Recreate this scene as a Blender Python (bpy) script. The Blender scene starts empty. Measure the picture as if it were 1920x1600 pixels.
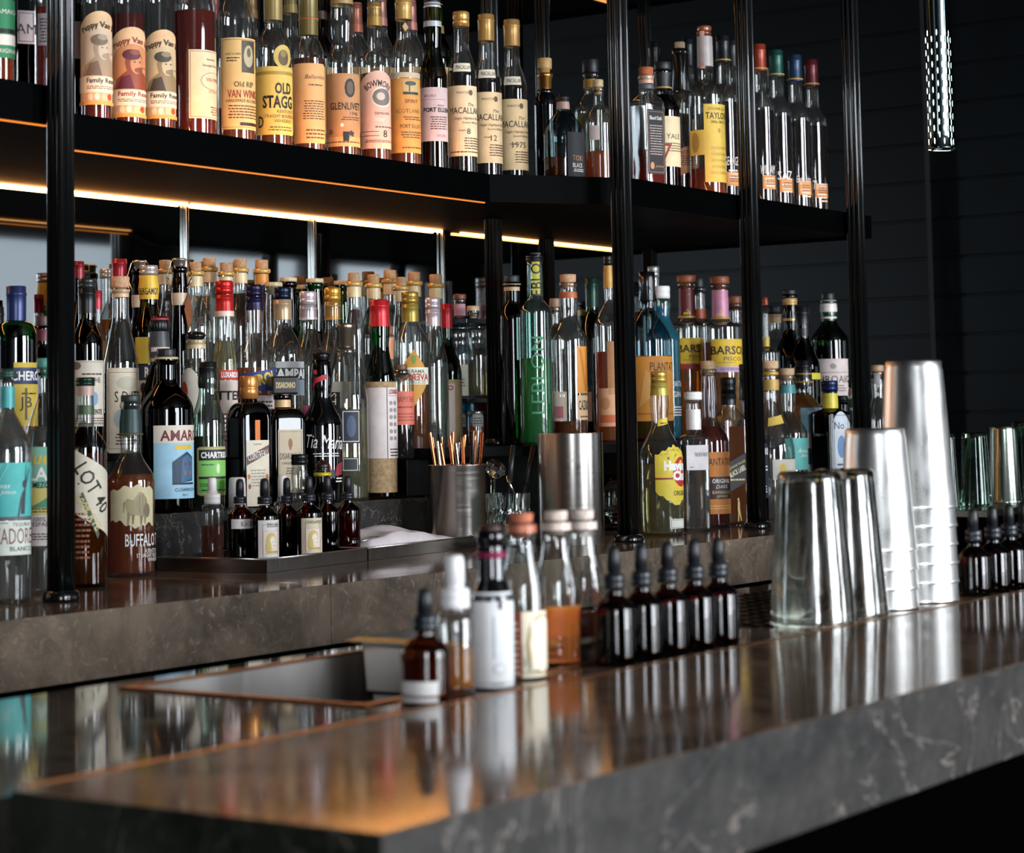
import bpy, bmesh, math, random
from mathutils import Vector, Matrix
random.seed(7)
PI = math.pi
SC = bpy.context.scene
COL = SC.collection
# ---------------------------------------------------------------- camera
HC = 1.31                                   # camera height above the floor
FPX, CX0, CY0 = 4074.5, 960.0, 471.0        # focal length and optical axis in pixels of the 1920 x 1600 frame
CR = Vector((0.5672503, -0.82335515, -0.01770276))
CU = Vector((-0.05517119, -0.05944012, 0.99670608))
CF = Vector((0.82169534, 0.56440514, 0.07914291))
cam = bpy.data.objects.new('camera', bpy.data.cameras.new('camera'))
COL.objects.link(cam)
mw = Matrix((CR, CU, -CF)).transposed().to_4x4()
mw.translation = (0, 0, HC)
cam.matrix_world = mw
cam.data.sensor_width = 36
cam.data.lens = FPX / 1920 * 36
cam.data.shift_y = (CY0 - 800) / 1920
cam.data.clip_start = .05
cam.data.dof.use_dof = True
cam.data.dof.focus_distance = 3.75
cam.data.dof.aperture_fstop = 9
SC.camera = cam
# ---------------------------------------------------------------- world, exposure
w = bpy.data.worlds.new('world'); SC.world = w; w.use_nodes = True
w.node_tree.nodes['Background'].inputs[0].default_value = (.5, .6, .7, 1)
w.node_tree.nodes['Background'].inputs[1].default_value = .05
SC.view_settings.view_transform = 'Standard'
SC.view_settings.look = 'None'
SC.view_settings.gamma = 1
SC.view_settings.use_curve_mapping = False
SC.view_settings.exposure = 0.2
cy = SC.cycles
cy.max_bounces = 14; cy.transmission_bounces = 12; cy.glossy_bounces = 6; cy.diffuse_bounces = 3
cy.transparent_max_bounces = 24
cy.sample_clamp_indirect = 4
cy.blur_glossy = .6
# window light: panes at the room's south side
WINDOWS = [(-4.6, -2.5, .5, 3.0, 20), (1.5, 3.4, .3, 3.05, 23), (4.6, 5.4, .3, 3.05, 19), (7.6, 9.22, .9, 2.43, 1.3), (9.66, 10.85, .9, 2.43, 1.5), (11.1, 12.1, .9, 2.43, 1.5)]
YS = -3.6                                    # the south wall
LED_POWER = 34
UPLIGHT = 50

def at(x, y, Y):
    """point where the sight line of frame point x, y meets the vertical plane at depth Y (world metres)"""
    r = CR * ((x - CX0) / FPX) - CU * ((y - CY0) / FPX) + CF
    p = r * (Y / r.y); p.z += HC
    return p
def at_z(x, y, z):
    r = CR * ((x - CX0) / FPX) - CU * ((y - CY0) / FPX) + CF
    p = r * ((z - HC) / r.z); p.z += HC
    return p
def depth(p):
    return (Vector(p) - Vector((0, 0, HC))).dot(CF)

# ---------------------------------------------------------------- materials
def lin(c):
    if isinstance(c, str):
        c = c.lstrip('#'); c = [int(c[i:i+2], 16) / 255 for i in (0, 2, 4)]
        c = [x / 12.92 if x <= .04045 else ((x + .055) / 1.055) ** 2.4 for x in c]
    return (c[0], c[1], c[2], 1)
_M = {}
def newmat(name):
    m = bpy.data.materials.new(name); m.use_nodes = True
    nt = m.node_tree; nt.nodes.clear()
    out = nt.nodes.new('ShaderNodeOutputMaterial')
    return m, nt, out
def N(nt, t, **kw):
    n = nt.nodes.new(t)
    for k, v in kw.items():
        if k.startswith('_'): setattr(n, k[1:], v)
        else:
            key = int(k[1:]) if k[0] == 'i' and k[1:].isdigit() else k.replace('__', ' ')
            n.inputs[key].default_value = v
    return n
def plain(c, rough=.5, metal=0, noise=0, scale=60, coat=0, bump=0, spec=.5):
    key = ('p', c, rough, metal, noise, scale, coat, bump, spec)
    if key in _M: return _M[key]
    m, nt, out = newmat('paint')
    b = N(nt, 'ShaderNodeBsdfPrincipled', Roughness=rough, Metallic=metal)
    b.inputs['Coat Weight'].default_value = coat; b.inputs['Specular IOR Level'].default_value = spec
    col = lin(c); b.inputs['Base Color'].default_value = col
    if noise or bump:
        tc = N(nt, 'ShaderNodeTexCoord'); nz = N(nt, 'ShaderNodeTexNoise', Scale=scale, Detail=5.)
        nt.links.new(tc.outputs['Object'], nz.inputs['Vector'])
        if noise:
            mx = N(nt, 'ShaderNodeMix', _data_type='RGBA')
            mx.inputs[6].default_value = tuple(max(0, x * (1 - noise)) for x in col[:3]) + (1,)
            mx.inputs[7].default_value = tuple(min(1, x * (1 + noise)) for x in col[:3]) + (1,)
            rp = N(nt, 'ShaderNodeMapRange'); rp.inputs[1].default_value = .3; rp.inputs[2].default_value = .7
            nt.links.new(nz.outputs[0], rp.inputs[0]); nt.links.new(rp.outputs[0], mx.inputs[0])
            nt.links.new(mx.outputs[2], b.inputs['Base Color'])
        if bump:
            bp = N(nt, 'ShaderNodeBump', Strength=bump, Distance=.002)
            nt.links.new(nz.outputs[0], bp.inputs['Height']); nt.links.new(bp.outputs[0], b.inputs['Normal'])
    nt.links.new(b.outputs[0], out.inputs[0])
    _M[key] = m; return m
def glass(c, edge=None, k=1.0):
    """bottle glass: clear wall that mirrors and darkens towards its rim"""
    key = ('g', c, edge, k)
    if key in _M: return _M[key]
    m, nt, out = newmat('bottle_glass')
    col = lin(c); e = lin(edge) if edge else tuple(x * .45 for x in col[:3]) + (1,)
    lw = N(nt, 'ShaderNodeLayerWeight', Blend=.5)
    p1 = N(nt, 'ShaderNodeMath', _operation='POWER', i1=2.6); nt.links.new(lw.outputs['Facing'], p1.inputs[0])
    mx = N(nt, 'ShaderNodeMix', _data_type='RGBA', i6=col, i7=e); nt.links.new(p1.outputs[0], mx.inputs[0])
    tr = N(nt, 'ShaderNodeBsdfTransparent'); nt.links.new(mx.outputs[2], tr.inputs[0])
    gl = N(nt, 'ShaderNodeBsdfAnisotropic') if False else N(nt, 'ShaderNodeBsdfGlossy', Roughness=.03)
    p2 = N(nt, 'ShaderNodeMath', _operation='POWER', i1=3.5); nt.links.new(lw.outputs['Facing'], p2.inputs[0])
    ma = N(nt, 'ShaderNodeMath', _operation='MULTIPLY_ADD', i1=.75 * k, i2=.085 * k); nt.links.new(p2.outputs[0], ma.inputs[0])
    tc = N(nt, 'ShaderNodeTexCoord'); nz = N(nt, 'ShaderNodeTexNoise', Scale=28., Detail=1.)
    mp = N(nt, 'ShaderNodeMapping'); mp.inputs['Scale'].default_value = (1, 1, .35)
    nt.links.new(tc.outputs['Object'], mp.inputs[0]); nt.links.new(mp.outputs[0], nz.inputs[0])
    bp = N(nt, 'ShaderNodeBump', Strength=.12, Distance=.004); nt.links.new(nz.outputs[0], bp.inputs['Height']); nt.links.new(bp.outputs[0], gl.inputs['Normal'])
    ms = N(nt, 'ShaderNodeMixShader'); nt.links.new(ma.outputs[0], ms.inputs[0])
    haze = N(nt, 'ShaderNodeBsdfDiffuse'); haze.inputs[0].default_value = (.9, .88, .82, 1)
    hz = N(nt, 'ShaderNodeMixShader', i0=.012 if sum(col[:3]) > 2 else 0.)      # pale diffuse share lightens clear glass, standing in for refracted window light
    nt.links.new(tr.outputs[0], hz.inputs[1]); nt.links.new(haze.outputs[0], hz.inputs[2])
    nt.links.new(hz.outputs[0], ms.inputs[1]); nt.links.new(gl.outputs[0], ms.inputs[2])
    nt.links.new(ms.outputs[0], out.inputs[0])
    _M[key] = m; return m
def liquid(c):
    key = ('l', c)
    if key in _M: return _M[key]
    m, nt, out = newmat('spirit')
    b = N(nt, 'ShaderNodeBsdfGlass', Color=lin(c), Roughness=0., IOR=1.36)
    s_ = sum(lin(c)[:3]); t1 = N(nt, 'ShaderNodeBsdfTranslucent', Color=lin(c)); t2 = N(nt, 'ShaderNodeBsdfDiffuse', Color=lin(c)); tl = N(nt, 'ShaderNodeMixShader', i0=.5)
    nt.links.new(t1.outputs[0], tl.inputs[1]); nt.links.new(t2.outputs[0], tl.inputs[2]); ms = N(nt, 'ShaderNodeMixShader', i0=.05 if s_ < .1 or s_ > 2.5 else .12 if s_ > 1.7 else .38)
    nt.links.new(b.outputs[0], ms.inputs[1]); nt.links.new(tl.outputs[0], ms.inputs[2])
    nt.links.new(ms.outputs[0], out.inputs[0]); _M[key] = m; return m
def realglass(c='#f4f8f6', ior=1.5):
    key = ('rg', c)
    if key in _M: return _M[key]
    m, nt, out = newmat('clear_glass')
    b = N(nt, 'ShaderNodeBsdfGlass', Color=lin(c), Roughness=0., IOR=ior)
    nt.links.new(b.outputs[0], out.inputs[0]); _M[key] = m; return m
def emit(c, s):
    key = ('e', c, s)
    if key in _M: return _M[key]
    m, nt, out = newmat('light')
    b = N(nt, 'ShaderNodeEmission', Color=lin(c), Strength=float(s))
    nt.links.new(b.outputs[0], out.inputs[0]); _M[key] = m; return m
def stone(name, base, rough, vein=.35, bump=.25, spec=.5):
    m, nt, out = newmat(name)
    tc = N(nt, 'ShaderNodeTexCoord')
    n1 = N(nt, 'ShaderNodeTexNoise', Scale=9., Detail=10., Roughness=.65, Distortion=.9)
    n2 = N(nt, 'ShaderNodeTexNoise', Scale=55., Detail=8., Roughness=.7, Distortion=1.6)
    v = N(nt, 'ShaderNodeTexNoise', Scale=3.4, Detail=6., Roughness=.6, Distortion=2.4)
    for n in (n1, n2, v): nt.links.new(tc.outputs['Object'], n.inputs['Vector'])
    r = N(nt, 'ShaderNodeValToRGB'); nt.links.new(n1.outputs[0], r.inputs[0])
    c = lin(base)
    el = r.color_ramp.elements
    el[0].position = .36; el[0].color = tuple(x * .42 for x in c[:3]) + (1,)
    el[1].position = .62; el[1].color = tuple(x * 1.25 for x in c[:3]) + (1,)
    # pale flecks
    f = N(nt, 'ShaderNodeMapRange'); f.inputs[1].default_value = .56; f.inputs[2].default_value = .72; nt.links.new(n2.outputs[0], f.inputs[0])
    m1 = N(nt, 'ShaderNodeMix', _data_type='RGBA'); m1.inputs[7].default_value = tuple(min(1, x * 3.2 + .03) for x in c[:3]) + (1,)
    fm = N(nt, 'ShaderNodeMath', _operation='MULTIPLY', i1=.55); nt.links.new(f.outputs[0], fm.inputs[0])
    nt.links.new(fm.outputs[0], m1.inputs[0]); nt.links.new(r.outputs[0], m1.inputs[6])
    # thin veins where the warped noise crosses its middle
    s = N(nt, 'ShaderNodeMath', _operation='SUBTRACT', i1=.5); nt.links.new(v.outputs[0], s.inputs[0])
    a = N(nt, 'ShaderNodeMath', _operation='ABSOLUTE'); nt.links.new(s.outputs[0], a.inputs[0])
    mr = N(nt, 'ShaderNodeMapRange'); mr.inputs[1].default_value = 0; mr.inputs[2].default_value = .006; mr.inputs[3].default_value = vein; mr.inputs[4].default_value = 0
    nt.links.new(a.outputs[0], mr.inputs[0])
    m2 = N(nt, 'ShaderNodeMix', _data_type='RGBA'); m2.inputs[7].default_value = (.32, .27, .23, 1)
    nt.links.new(mr.outputs[0], m2.inputs[0]); nt.links.new(m1.outputs[2], m2.inputs[6])
    b = N(nt, 'ShaderNodeBsdfPrincipled', Roughness=rough); b.inputs['Specular IOR Level'].default_value = spec; nt.links.new(m2.outputs[2], b.inputs['Base Color'])
    if bump:
        bp = N(nt, 'ShaderNodeBump', Strength=bump, Distance=.003); nt.links.new(n2.outputs[0], bp.inputs['Height']); nt.links.new(bp.outputs[0], b.inputs['Normal'])
    else:
        rr = N(nt, 'ShaderNodeMapRange'); rr.inputs[3].default_value = rough * .6; rr.inputs[4].default_value = rough * 1.7
        nt.links.new(n1.outputs[0], rr.inputs[0]); nt.links.new(rr.outputs[0], b.inputs['Roughness'])
    nt.links.new(b.outputs[0], out.inputs[0]); return m
def brushed(c, rough=.22, scale=(4, 4, 260), aniso=0):
    key = ('b', c, rough, scale, aniso)
    if key in _M: return _M[key]
    m, nt, out = newmat('brushed_metal')
    tc = N(nt, 'ShaderNodeTexCoord'); mp = N(nt, 'ShaderNodeMapping'); mp.inputs['Scale'].default_value = scale
    nz = N(nt, 'ShaderNodeTexNoise', Scale=6., Detail=4.)
    nt.links.new(tc.outputs['Object'], mp.inputs[0]); nt.links.new(mp.outputs[0], nz.inputs[0])
    b = N(nt, 'ShaderNodeBsdfPrincipled', Metallic=1., Roughness=rough); b.inputs['Base Color'].default_value = lin(c)
    if aniso:
        tg = N(nt, 'ShaderNodeTangent', _direction_type='RADIAL', _axis='Z'); nt.links.new(tg.outputs[0], b.inputs['Tangent'])
        b.inputs['Anisotropic'].default_value = abs(aniso); b.inputs['Anisotropic Rotation'].default_value = 0 if aniso > 0 else .25
    rr = N(nt, 'ShaderNodeMapRange'); rr.inputs[3].default_value = rough * .6; rr.inputs[4].default_value = rough * 1.5
    nt.links.new(nz.outputs[0], rr.inputs[0]); nt.links.new(rr.outputs[0], b.inputs['Roughness'])
    bp = N(nt, 'ShaderNodeBump', Strength=.02, Distance=.0006); nt.links.new(nz.outputs[0], bp.inputs['Height']); nt.links.new(bp.outputs[0], b.inputs['Normal'])
    nt.links.new(b.outputs[0], out.inputs[0]); _M[key] = m; return m

STONE_TOP = stone('polished_stone', '#7a604c', .085, .25, 0)
STONE_FACE = stone('honed_stone', '#6f6051', .5, .3, .5, .3)
STONE_DARK = stone('dark_honed_stone', '#2d2a27', .5, .55, .4, .25)
BLACK_METAL = plain('#0a0c0c', .22, 0, coat=.5)
BLACK_MATTE = plain('#020202', .8, spec=0)
BLACK_SHELF = plain('#050606', .38, spec=.2)
STEEL = brushed('#d4cfc8', .34, (2, 2, 40), -.85)
STEEL_TIN = brushed('#f0eeea', .30, (14, 14, 5))
BRASS = plain('#c98d5a', .28, 1)
COPPER = plain('#d98a58', .18, 1)
CHROME = plain('#e8e8e8', .06, 1)
WHITE_PLASTIC = plain('#eae6e2', .4)
BLACK_RUBBER = plain('#15171a', .45)

def streaked():
    """bar glass: clear body mixed with a rough glossy layer in fine upright streaks"""
    m, nt, out = newmat('streaked_glass')
    g = N(nt, 'ShaderNodeBsdfGlass', Color=(.97, .98, .96, 1), Roughness=0., IOR=1.45)
    g2 = N(nt, 'ShaderNodeBsdfGlossy', Roughness=.16); g2.inputs[0].default_value = (.95, .95, .92, 1)
    tc = N(nt, 'ShaderNodeTexCoord'); mp = N(nt, 'ShaderNodeMapping'); mp.inputs['Scale'].default_value = (60, 60, 9)
    nz = N(nt, 'ShaderNodeTexNoise', Scale=2., Detail=5., Distortion=.8); nt.links.new(tc.outputs['Object'], mp.inputs[0]); nt.links.new(mp.outputs[0], nz.inputs[0])
    r = N(nt, 'ShaderNodeMapRange'); r.inputs[1].default_value = .42; r.inputs[2].default_value = .66; r.inputs[3].default_value = .02; r.inputs[4].default_value = .26
    nt.links.new(nz.outputs[0], r.inputs[0])
    ms = N(nt, 'ShaderNodeMixShader'); nt.links.new(r.outputs[0], ms.inputs[0]); nt.links.new(g.outputs[0], ms.inputs[1]); nt.links.new(g2.outputs[0], ms.inputs[2])
    nt.links.new(ms.outputs[0], out.inputs[0]); return m

# ---------------------------------------------------------------- object helpers
def tag(o, label=None, cat=None, group=None, kind=None):
    if label: o['label'] = label
    if cat: o['category'] = cat
    if group: o['group'] = group
    if kind: o['kind'] = kind
    return o
def empty(name, loc, rz=0):
    o = bpy.data.objects.new(name, None); o.location = loc; o.rotation_euler = (0, 0, rz); o.empty_display_size = .02
    COL.objects.link(o); return o
def obj(name, bm, mats, parent=None, smooth=False, loc=None):
    me = bpy.data.meshes.new(name)
    bmesh.ops.recalc_face_normals(bm, faces=bm.faces) if smooth != 'keep' else None
    bm.to_mesh(me); bm.free()
    for m in (mats if isinstance(mats, (list, tuple)) else [mats]): me.materials.append(m)
    if smooth:
        for p in me.polygons: p.use_smooth = True
    o = bpy.data.objects.new(name, me); COL.objects.link(o)
    if loc: o.location = loc
    if parent: o.parent = parent
    return o
def box(bm, x0, y0, z0, x1, y1, z1, bev=0, mat=0):
    vs = [bm.verts.new(p) for p in ((x0,y0,z0),(x1,y0,z0),(x1,y1,z0),(x0,y1,z0),(x0,y0,z1),(x1,y0,z1),(x1,y1,z1),(x0,y1,z1))]
    fs = [bm.faces.new([vs[i] for i in q]) for q in ((3,2,1,0),(4,5,6,7),(0,1,5,4),(1,2,6,5),(2,3,7,6),(3,0,4,7))]
    for f in fs: f.material_index = mat
    if bev:
        es = list({e for f in fs for e in f.edges})
        r = bmesh.ops.bevel(bm, geom=es, offset=bev, segments=2, affect='EDGES', profile=.5)
        for f in r['faces']: f.material_index = mat
def newbm(): return bmesh.new()
def prism(bm, pts, z0, z1, mat=0):
    a = [bm.verts.new((p[0], p[1], z0)) for p in pts]; b = [bm.verts.new((p[0], p[1], z1)) for p in pts]
    fs = [bm.faces.new(a[::-1]), bm.faces.new(b)]
    n = len(pts)
    for i in range(n): fs.append(bm.faces.new((a[i], a[(i+1) % n], b[(i+1) % n], b[i])))
    for f in fs: f.material_index = mat
def tube(bm, p0, p1, r, seg=10, r1=None, cap=True, mat=0):
    p0 = Vector(p0); p1 = Vector(p1); d = (p1 - p0).normalized()
    u = d.orthogonal().normalized(); v = d.cross(u)
    r1 = r if r1 is None else r1
    A = [bm.verts.new(p0 + (u * math.cos(2*PI*i/seg) + v * math.sin(2*PI*i/seg)) * r) for i in range(seg)]
    B_ = [bm.verts.new(p1 + (u * math.cos(2*PI*i/seg) + v * math.sin(2*PI*i/seg)) * r1) for i in range(seg)]
    for i in range(seg):
        f = bm.faces.new((A[i], A[(i+1) % seg], B_[(i+1) % seg], B_[i])); f.material_index = mat
    if cap:
        bm.faces.new(A[::-1]).material_index = mat; bm.faces.new(B_).material_index = mat
def path_tube(bm, pts, r, seg=8, mat=0, closed=False):
    pts = [Vector(p) for p in pts]; rings = []
    n = len(pts); up = Vector((.3, .2, 1)).normalized()
    for i, p in enumerate(pts):
        a = pts[i-1] if (i or closed) else p; b = pts[(i+1) % n] if (i < n-1 or closed) else p
        d = (b - a).normalized(); u = d.cross(up)
        if u.length < .05: u = d.cross(Vector((1, 0, 0)))
        u.normalize(); v = d.cross(u)
        rings.append([bm.verts.new(p + (u*math.cos(2*PI*k/seg) + v*math.sin(2*PI*k/seg)) * r) for k in range(seg)])
    for i in range(n if closed else n-1):
        A, B_ = rings[i], rings[(i+1) % n]
        for k in range(seg): bm.faces.new((A[k], A[(k+1) % seg], B_[(k+1) % seg], B_[k])).material_index = mat
    if not closed:
        bm.faces.new(rings[0][::-1]).material_index = mat; bm.faces.new(rings[-1]).material_index = mat
def lathe(bm, prof, seg=28, mod=None, c=(0, 0, 0), mat=0, close=True):
    """prof: list of (r, z); mod(theta, r, z) -> radius"""
    rings = []
    for r, z in prof:
        if r < 1e-6: rings.append([bm.verts.new((c[0], c[1], c[2] + z))]); continue
        ring = []
        for i in range(seg):
            t = 2*PI*i/seg; rr = mod(t, r, z) if mod else r
            ring.append(bm.verts.new((c[0] + rr*math.cos(t), c[1] + rr*math.sin(t), c[2] + z)))
        rings.append(ring)
    for A, B_ in zip(rings, rings[1:]):
        if len(A) == 1 and len(B_) == 1: continue
        for i in range(seg):
            j = (i+1) % seg
            if len(A) == 1: f = bm.faces.new((A[0], B_[i], B_[j]))
            elif len(B_) == 1: f = bm.faces.new((A[j], A[i], B_[0]))
            else: f = bm.faces.new((A[i], A[j], B_[j], B_[i]))
            f.material_index = mat
# ---------------------------------------------------------------- lettering
_T = {}
def glyphs(s, bold=0.0, shear=0.0):
    key = (s, bold, shear)
    if key in _T: return _T[key]
    cu = bpy.data.curves.new('lettering', 'FONT'); cu.body = s; cu.size = 1; cu.align_x = 'CENTER'; cu.align_y = 'CENTER'
    cu.offset = bold; cu.shear = shear; cu.resolution_u = 2; cu.space_character = 1.02
    o = bpy.data.objects.new('lettering', cu)
    me = bpy.data.meshes.new_from_object(o)
    vs = [tuple(v.co[:2]) for v in me.vertices]; fs = [tuple(p.vertices) for p in me.polygons]
    bpy.data.objects.remove(o); bpy.data.meshes.remove(me); bpy.data.curves.remove(cu)
    if vs:
        x0 = min(v[0] for v in vs); x1 = max(v[0] for v in vs); y0 = min(v[1] for v in vs); y1 = max(v[1] for v in vs)
        h = max(y1 - y0, 1e-6)
        vs = [((v[0] - (x0+x1)/2) / h, (v[1] - (y0+y1)/2) / h) for v in vs]
        wd = (x1 - x0) / h
    else: wd = 1
    _T[key] = (vs, fs, wd); return _T[key]
INK = {'k': '#1c1a19', 'w': '#ece8e0', 'r': '#8e2420', 'b': '#27416e', 'g': '#2f5a44', 'o': '#c9652c', 'y': '#d8b43a', 'n': '#5a3a26', 'd': '#2a1512', 's': '#a7a39c', 'l': '#c9a56a'}
def lam(u, v, a=.9): return a
def shape_fn(shape):
    if shape == 'arch': return (lambda u: 1 - .17 * (2*u-1)**2, lambda u: 0)
    if shape == 'oval': return (lambda u: .5 + .5*math.sqrt(max(0, 1-(2*u-1)**2)), lambda u: .5 - .5*math.sqrt(max(0, 1-(2*u-1)**2)))
    if shape == 'diamond': return (lambda u: 1 - abs(2*u-1)*.5, lambda u: abs(2*u-1)*.5)
    if shape == 'shield': return (lambda u: 1 - .16*abs(2*u-1)**1.2 - .03*math.sin(u*PI*6)**2, lambda u: .22*abs(2*u-1)**1.0 - .03*math.sin(u*PI*6)**2 + .03)
    if shape == 'rag': return (lambda u: .80 + .16*math.sin(u*2.4+.2) + .03*math.sin(u*23), lambda u: .10 + .10*(1-u) + .05*math.sin(u*9)+ .03*math.sin(u*31))
    if shape == 'tiltup': return (lambda u: .72 + .28*u, lambda u: .28*u)
    if shape == 'tiltdn': return (lambda u: 1 - .3*u, lambda u: .3 - .3*u)
    if shape == 'slash': return (lambda u: min(1, .55 + .75*u), lambda u: max(0, .55*u - .0))
    if shape == 'round': return (lambda u: 1 - .04*max(0, (abs(2*u-1)-.8)/.2)**2, lambda u: .04*max(0, (abs(2*u-1)-.8)/.2)**2)
    return (lambda u: 1, lambda u: 0)
class Ink:
    """one label: a paper patch that follows the surface, with its print on top"""
    def __init__(s, surf, t0, t1, z0, z1, R, wrap=True):
        s.surf, s.t0, s.t1, s.z0, s.z1, s.R = surf, t0, t1, z0, z1, R
        s.W = R * (t1 - t0); s.H = z1 - z0; s.bm = newbm(); s.mats = []; s.mi = {}
    def mat(s, c, paper=False, metal=0):
        key = (c, paper)
        if key not in s.mi:
            s.mi[key] = len(s.mats)
            s.mats.append(plain(c, .62, 0, .10, 40) if paper else plain(c, .55 if not metal else .25, metal))
        return s.mi[key]
    def P(s, u, v, e): return s.surf(s.t0 + (s.t1 - s.t0)*u, s.z0 + s.H*v, e)
    def strip(s, u0, u1, top, bot, mi, e, rows=1, nmin=2):
        n = max(nmin, int(abs(u1-u0) * s.W / .0035) + 1); g = []
        for i in range(n+1):
            u = u0 + (u1-u0)*i/n; a = bot(u); b = top(u)
            g.append([s.bm.verts.new(s.P(u, a + (b-a)*j/rows, e)) for j in range(rows+1)])
        for A, B_ in zip(g, g[1:]):
            for j in range(rows):
                try: s.bm.faces.new((A[j], B_[j], B_[j+1], A[j+1])).material_index = mi
                except ValueError: pass
    def patch(s, c, shape='rect', rows=1):
        t, b = shape_fn(shape)
        s.strip(0, 1, t, b, s.mat(c, True), .00035, rows, 40 if shape in ('rag', 'shield', 'oval') else 2)
        s.e = .00055
    def item(s, it):
        k = it[0]; e = s.e; s.e += .00006
        if k == 'r': s.strip(it[1], it[3], lambda u: it[4], lambda u: it[2], s.mat(INK.get(it[5], it[5])), e, 1)
        elif k == 'o':
            uc, vc, ru, rv, c = it[1:6]
            f = lambda u: math.sqrt(max(0, 1 - ((u-uc)/ru)**2))
            s.strip(uc-ru, uc+ru, lambda u: vc + rv*f(u), lambda u: vc - rv*f(u), s.mat(INK.get(c, c)), e, 1, 14)
        elif k == 'b':        # border: u inset, v inset, thickness in metres, colour
            iu, iv, th, c = it[1:5]; mi = s.mat(INK.get(c, c)); tu = th/s.W; tv = th/s.H
            s.strip(iu, 1-iu, lambda u: 1-iv, lambda u: 1-iv-tv, mi, e); s.strip(iu, 1-iu, lambda u: iv+tv, lambda u: iv, mi, e)
            s.strip(iu, iu+tu, lambda u: 1-iv, lambda u: iv, mi, e); s.strip(1-iu-tu, 1-iu, lambda u: 1-iv, lambda u: iv, mi, e)
        elif k == 'm':        # rows of fine print
            u0, v0, u1, v1, n, c = it[1:7]; mi = s.mat(INK.get(c, c)); h = (v1-v0)/n
            rd = random.Random(n*7 + int(u0*100))
            for q in range(n):
                v = v0 + h*q; a = u0 + rd.random()*.06; b = u1 - rd.random()*.06
                while a < b:
                    l = min((.8 + 1.8*rd.random()) * .0022 / s.W * 1.3, b - a)
                    s.strip(a, a+l, lambda u: v + h*.42, lambda u: v, mi, e); a += l + .0011/s.W
        elif k == 'p':
            tb = newbm(); tb.faces.new([tb.verts.new((u*s.W, v*s.H, 0)) for u, v in it[1]])
            s.lay(tb, s.mat(INK.get(it[2], it[2])), e + .0001)
        elif k == 't':
            txt, uc, vc, h, c = it[1:6]; o = it[6] if len(it) > 6 else {}
            vs, fs, wd = glyphs(txt, o.get('b', 0), o.get('sh', 0)); hh = h * s.H
            sx = hh * o.get('sx', 1); rot = math.radians(o.get('rot', 0)); cr, sr = math.cos(rot), math.sin(rot)
            if 'w' in o: sx = o['w'] * s.W / wd
            fl = -1 if o.get('flip') else 1
            tb = newbm(); tv = []
            for x, y in vs:
                X = x*sx*fl; Y = y*hh
                if 'arc' in o:          # letters on an arch
                    ra = o['arc'] * s.W; an = X/ra; X = math.sin(an)*(ra+Y); Y = (math.cos(an)*(ra+Y)) - ra
                tv.append(tb.verts.new((X*cr - Y*sr, X*sr + Y*cr, 0)))
            for f in fs:
                try: tb.faces.new([tv[i] for i in f])
                except ValueError: pass
            for v in tb.verts: v.co.x += uc*s.W; v.co.y += vc*s.H
            s.lay(tb, s.mat(INK.get(c, c), False), e + .00012)
    def lay(s, tb, mi, e):
        if tb.verts:
            xs = [v.co.x for v in tb.verts]; step = .003 if s.R < .03 else .005; x = math.floor(min(xs)/step)*step + step
            if max(xs) - min(xs) > step*1.2:
                while x < max(xs):
                    bmesh.ops.bisect_plane(tb, geom=tb.verts[:] + tb.edges[:] + tb.faces[:], plane_co=(x, 0, 0), plane_no=(1, 0, 0)); x += step
        mp = {v: s.bm.verts.new(s.P(v.co.x/s.W, v.co.y/s.H, e)) for v in tb.verts}
        for f in tb.faces:
            try: s.bm.faces.new([mp[v] for v in f.verts]).material_index = mi
            except ValueError: pass
        tb.free()
    def done(s, name, parent):
        me = bpy.data.meshes.new(name); s.bm.to_mesh(me); s.bm.free()
        for m in s.mats: me.materials.append(m)
        for p in me.polygons: p.use_smooth = True
        o = bpy.data.objects.new(name, me); COL.objects.link(o); o.parent = parent; return o
# ================================================================ SETTING
ZC = HC - .217        # back counter top
ZB = HC - .210        # bar top
ZS = HC + .449        # upper display shelf
ZU = HC + .402
def S(name, bm, m, **k): return tag(obj(name, bm, m, **k), kind='structure')
bm = newbm(); box(bm, -5, -3.9, -.1, 13.4, 3.0, 0); S('floor', bm, plain('#1c1613', .35))
bm = newbm(); box(bm, -5, -3.9, 3.3, 13.4, 3.0, 3.4); S('ceiling', bm, plain('#0d0e0f', .7))
WALL = plain('#15191b', .5)
bm = newbm(); box(bm, -5, 2.74, 0, 6.3, 2.9, 3.3); S('wall_north', bm, plain('#0a0c0d', .6))
bm = newbm(); box(bm, -5.1, -3.9, 0, -5, 3.0, 3.3); S('wall_west', bm, WALL)
bm = newbm(); box(bm, 13.3, -3.9, 0, 13.4, 3.0, 3.3); S('wall_far_east', bm, WALL)
# panelled east wall, horizontal boards with a vertical joint
bm = newbm(); ex = 6.30
box(bm, ex+.012, 1.0, 0, ex+.12, 2.9, 3.3)
z = 0
k = 0
while z < 3.3:
    for y0, y1 in ((1.0, 2.745), (2.775, 2.9)):
        box(bm, ex, y0, z+.004, ex+.014, y1, min(z+.116, 3.3), .0015)
    z += .12; k += 1
box(bm, ex+.004, 2.747, 0, ex+.013, 2.773, 3.3)
box(bm, ex+.12, .9, 0, 13.3, 1.0, 3.3)
S('wall_east', bm, plain('#06090b', .32, 0, .35, 9, bump=.05, spec=.22))
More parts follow.
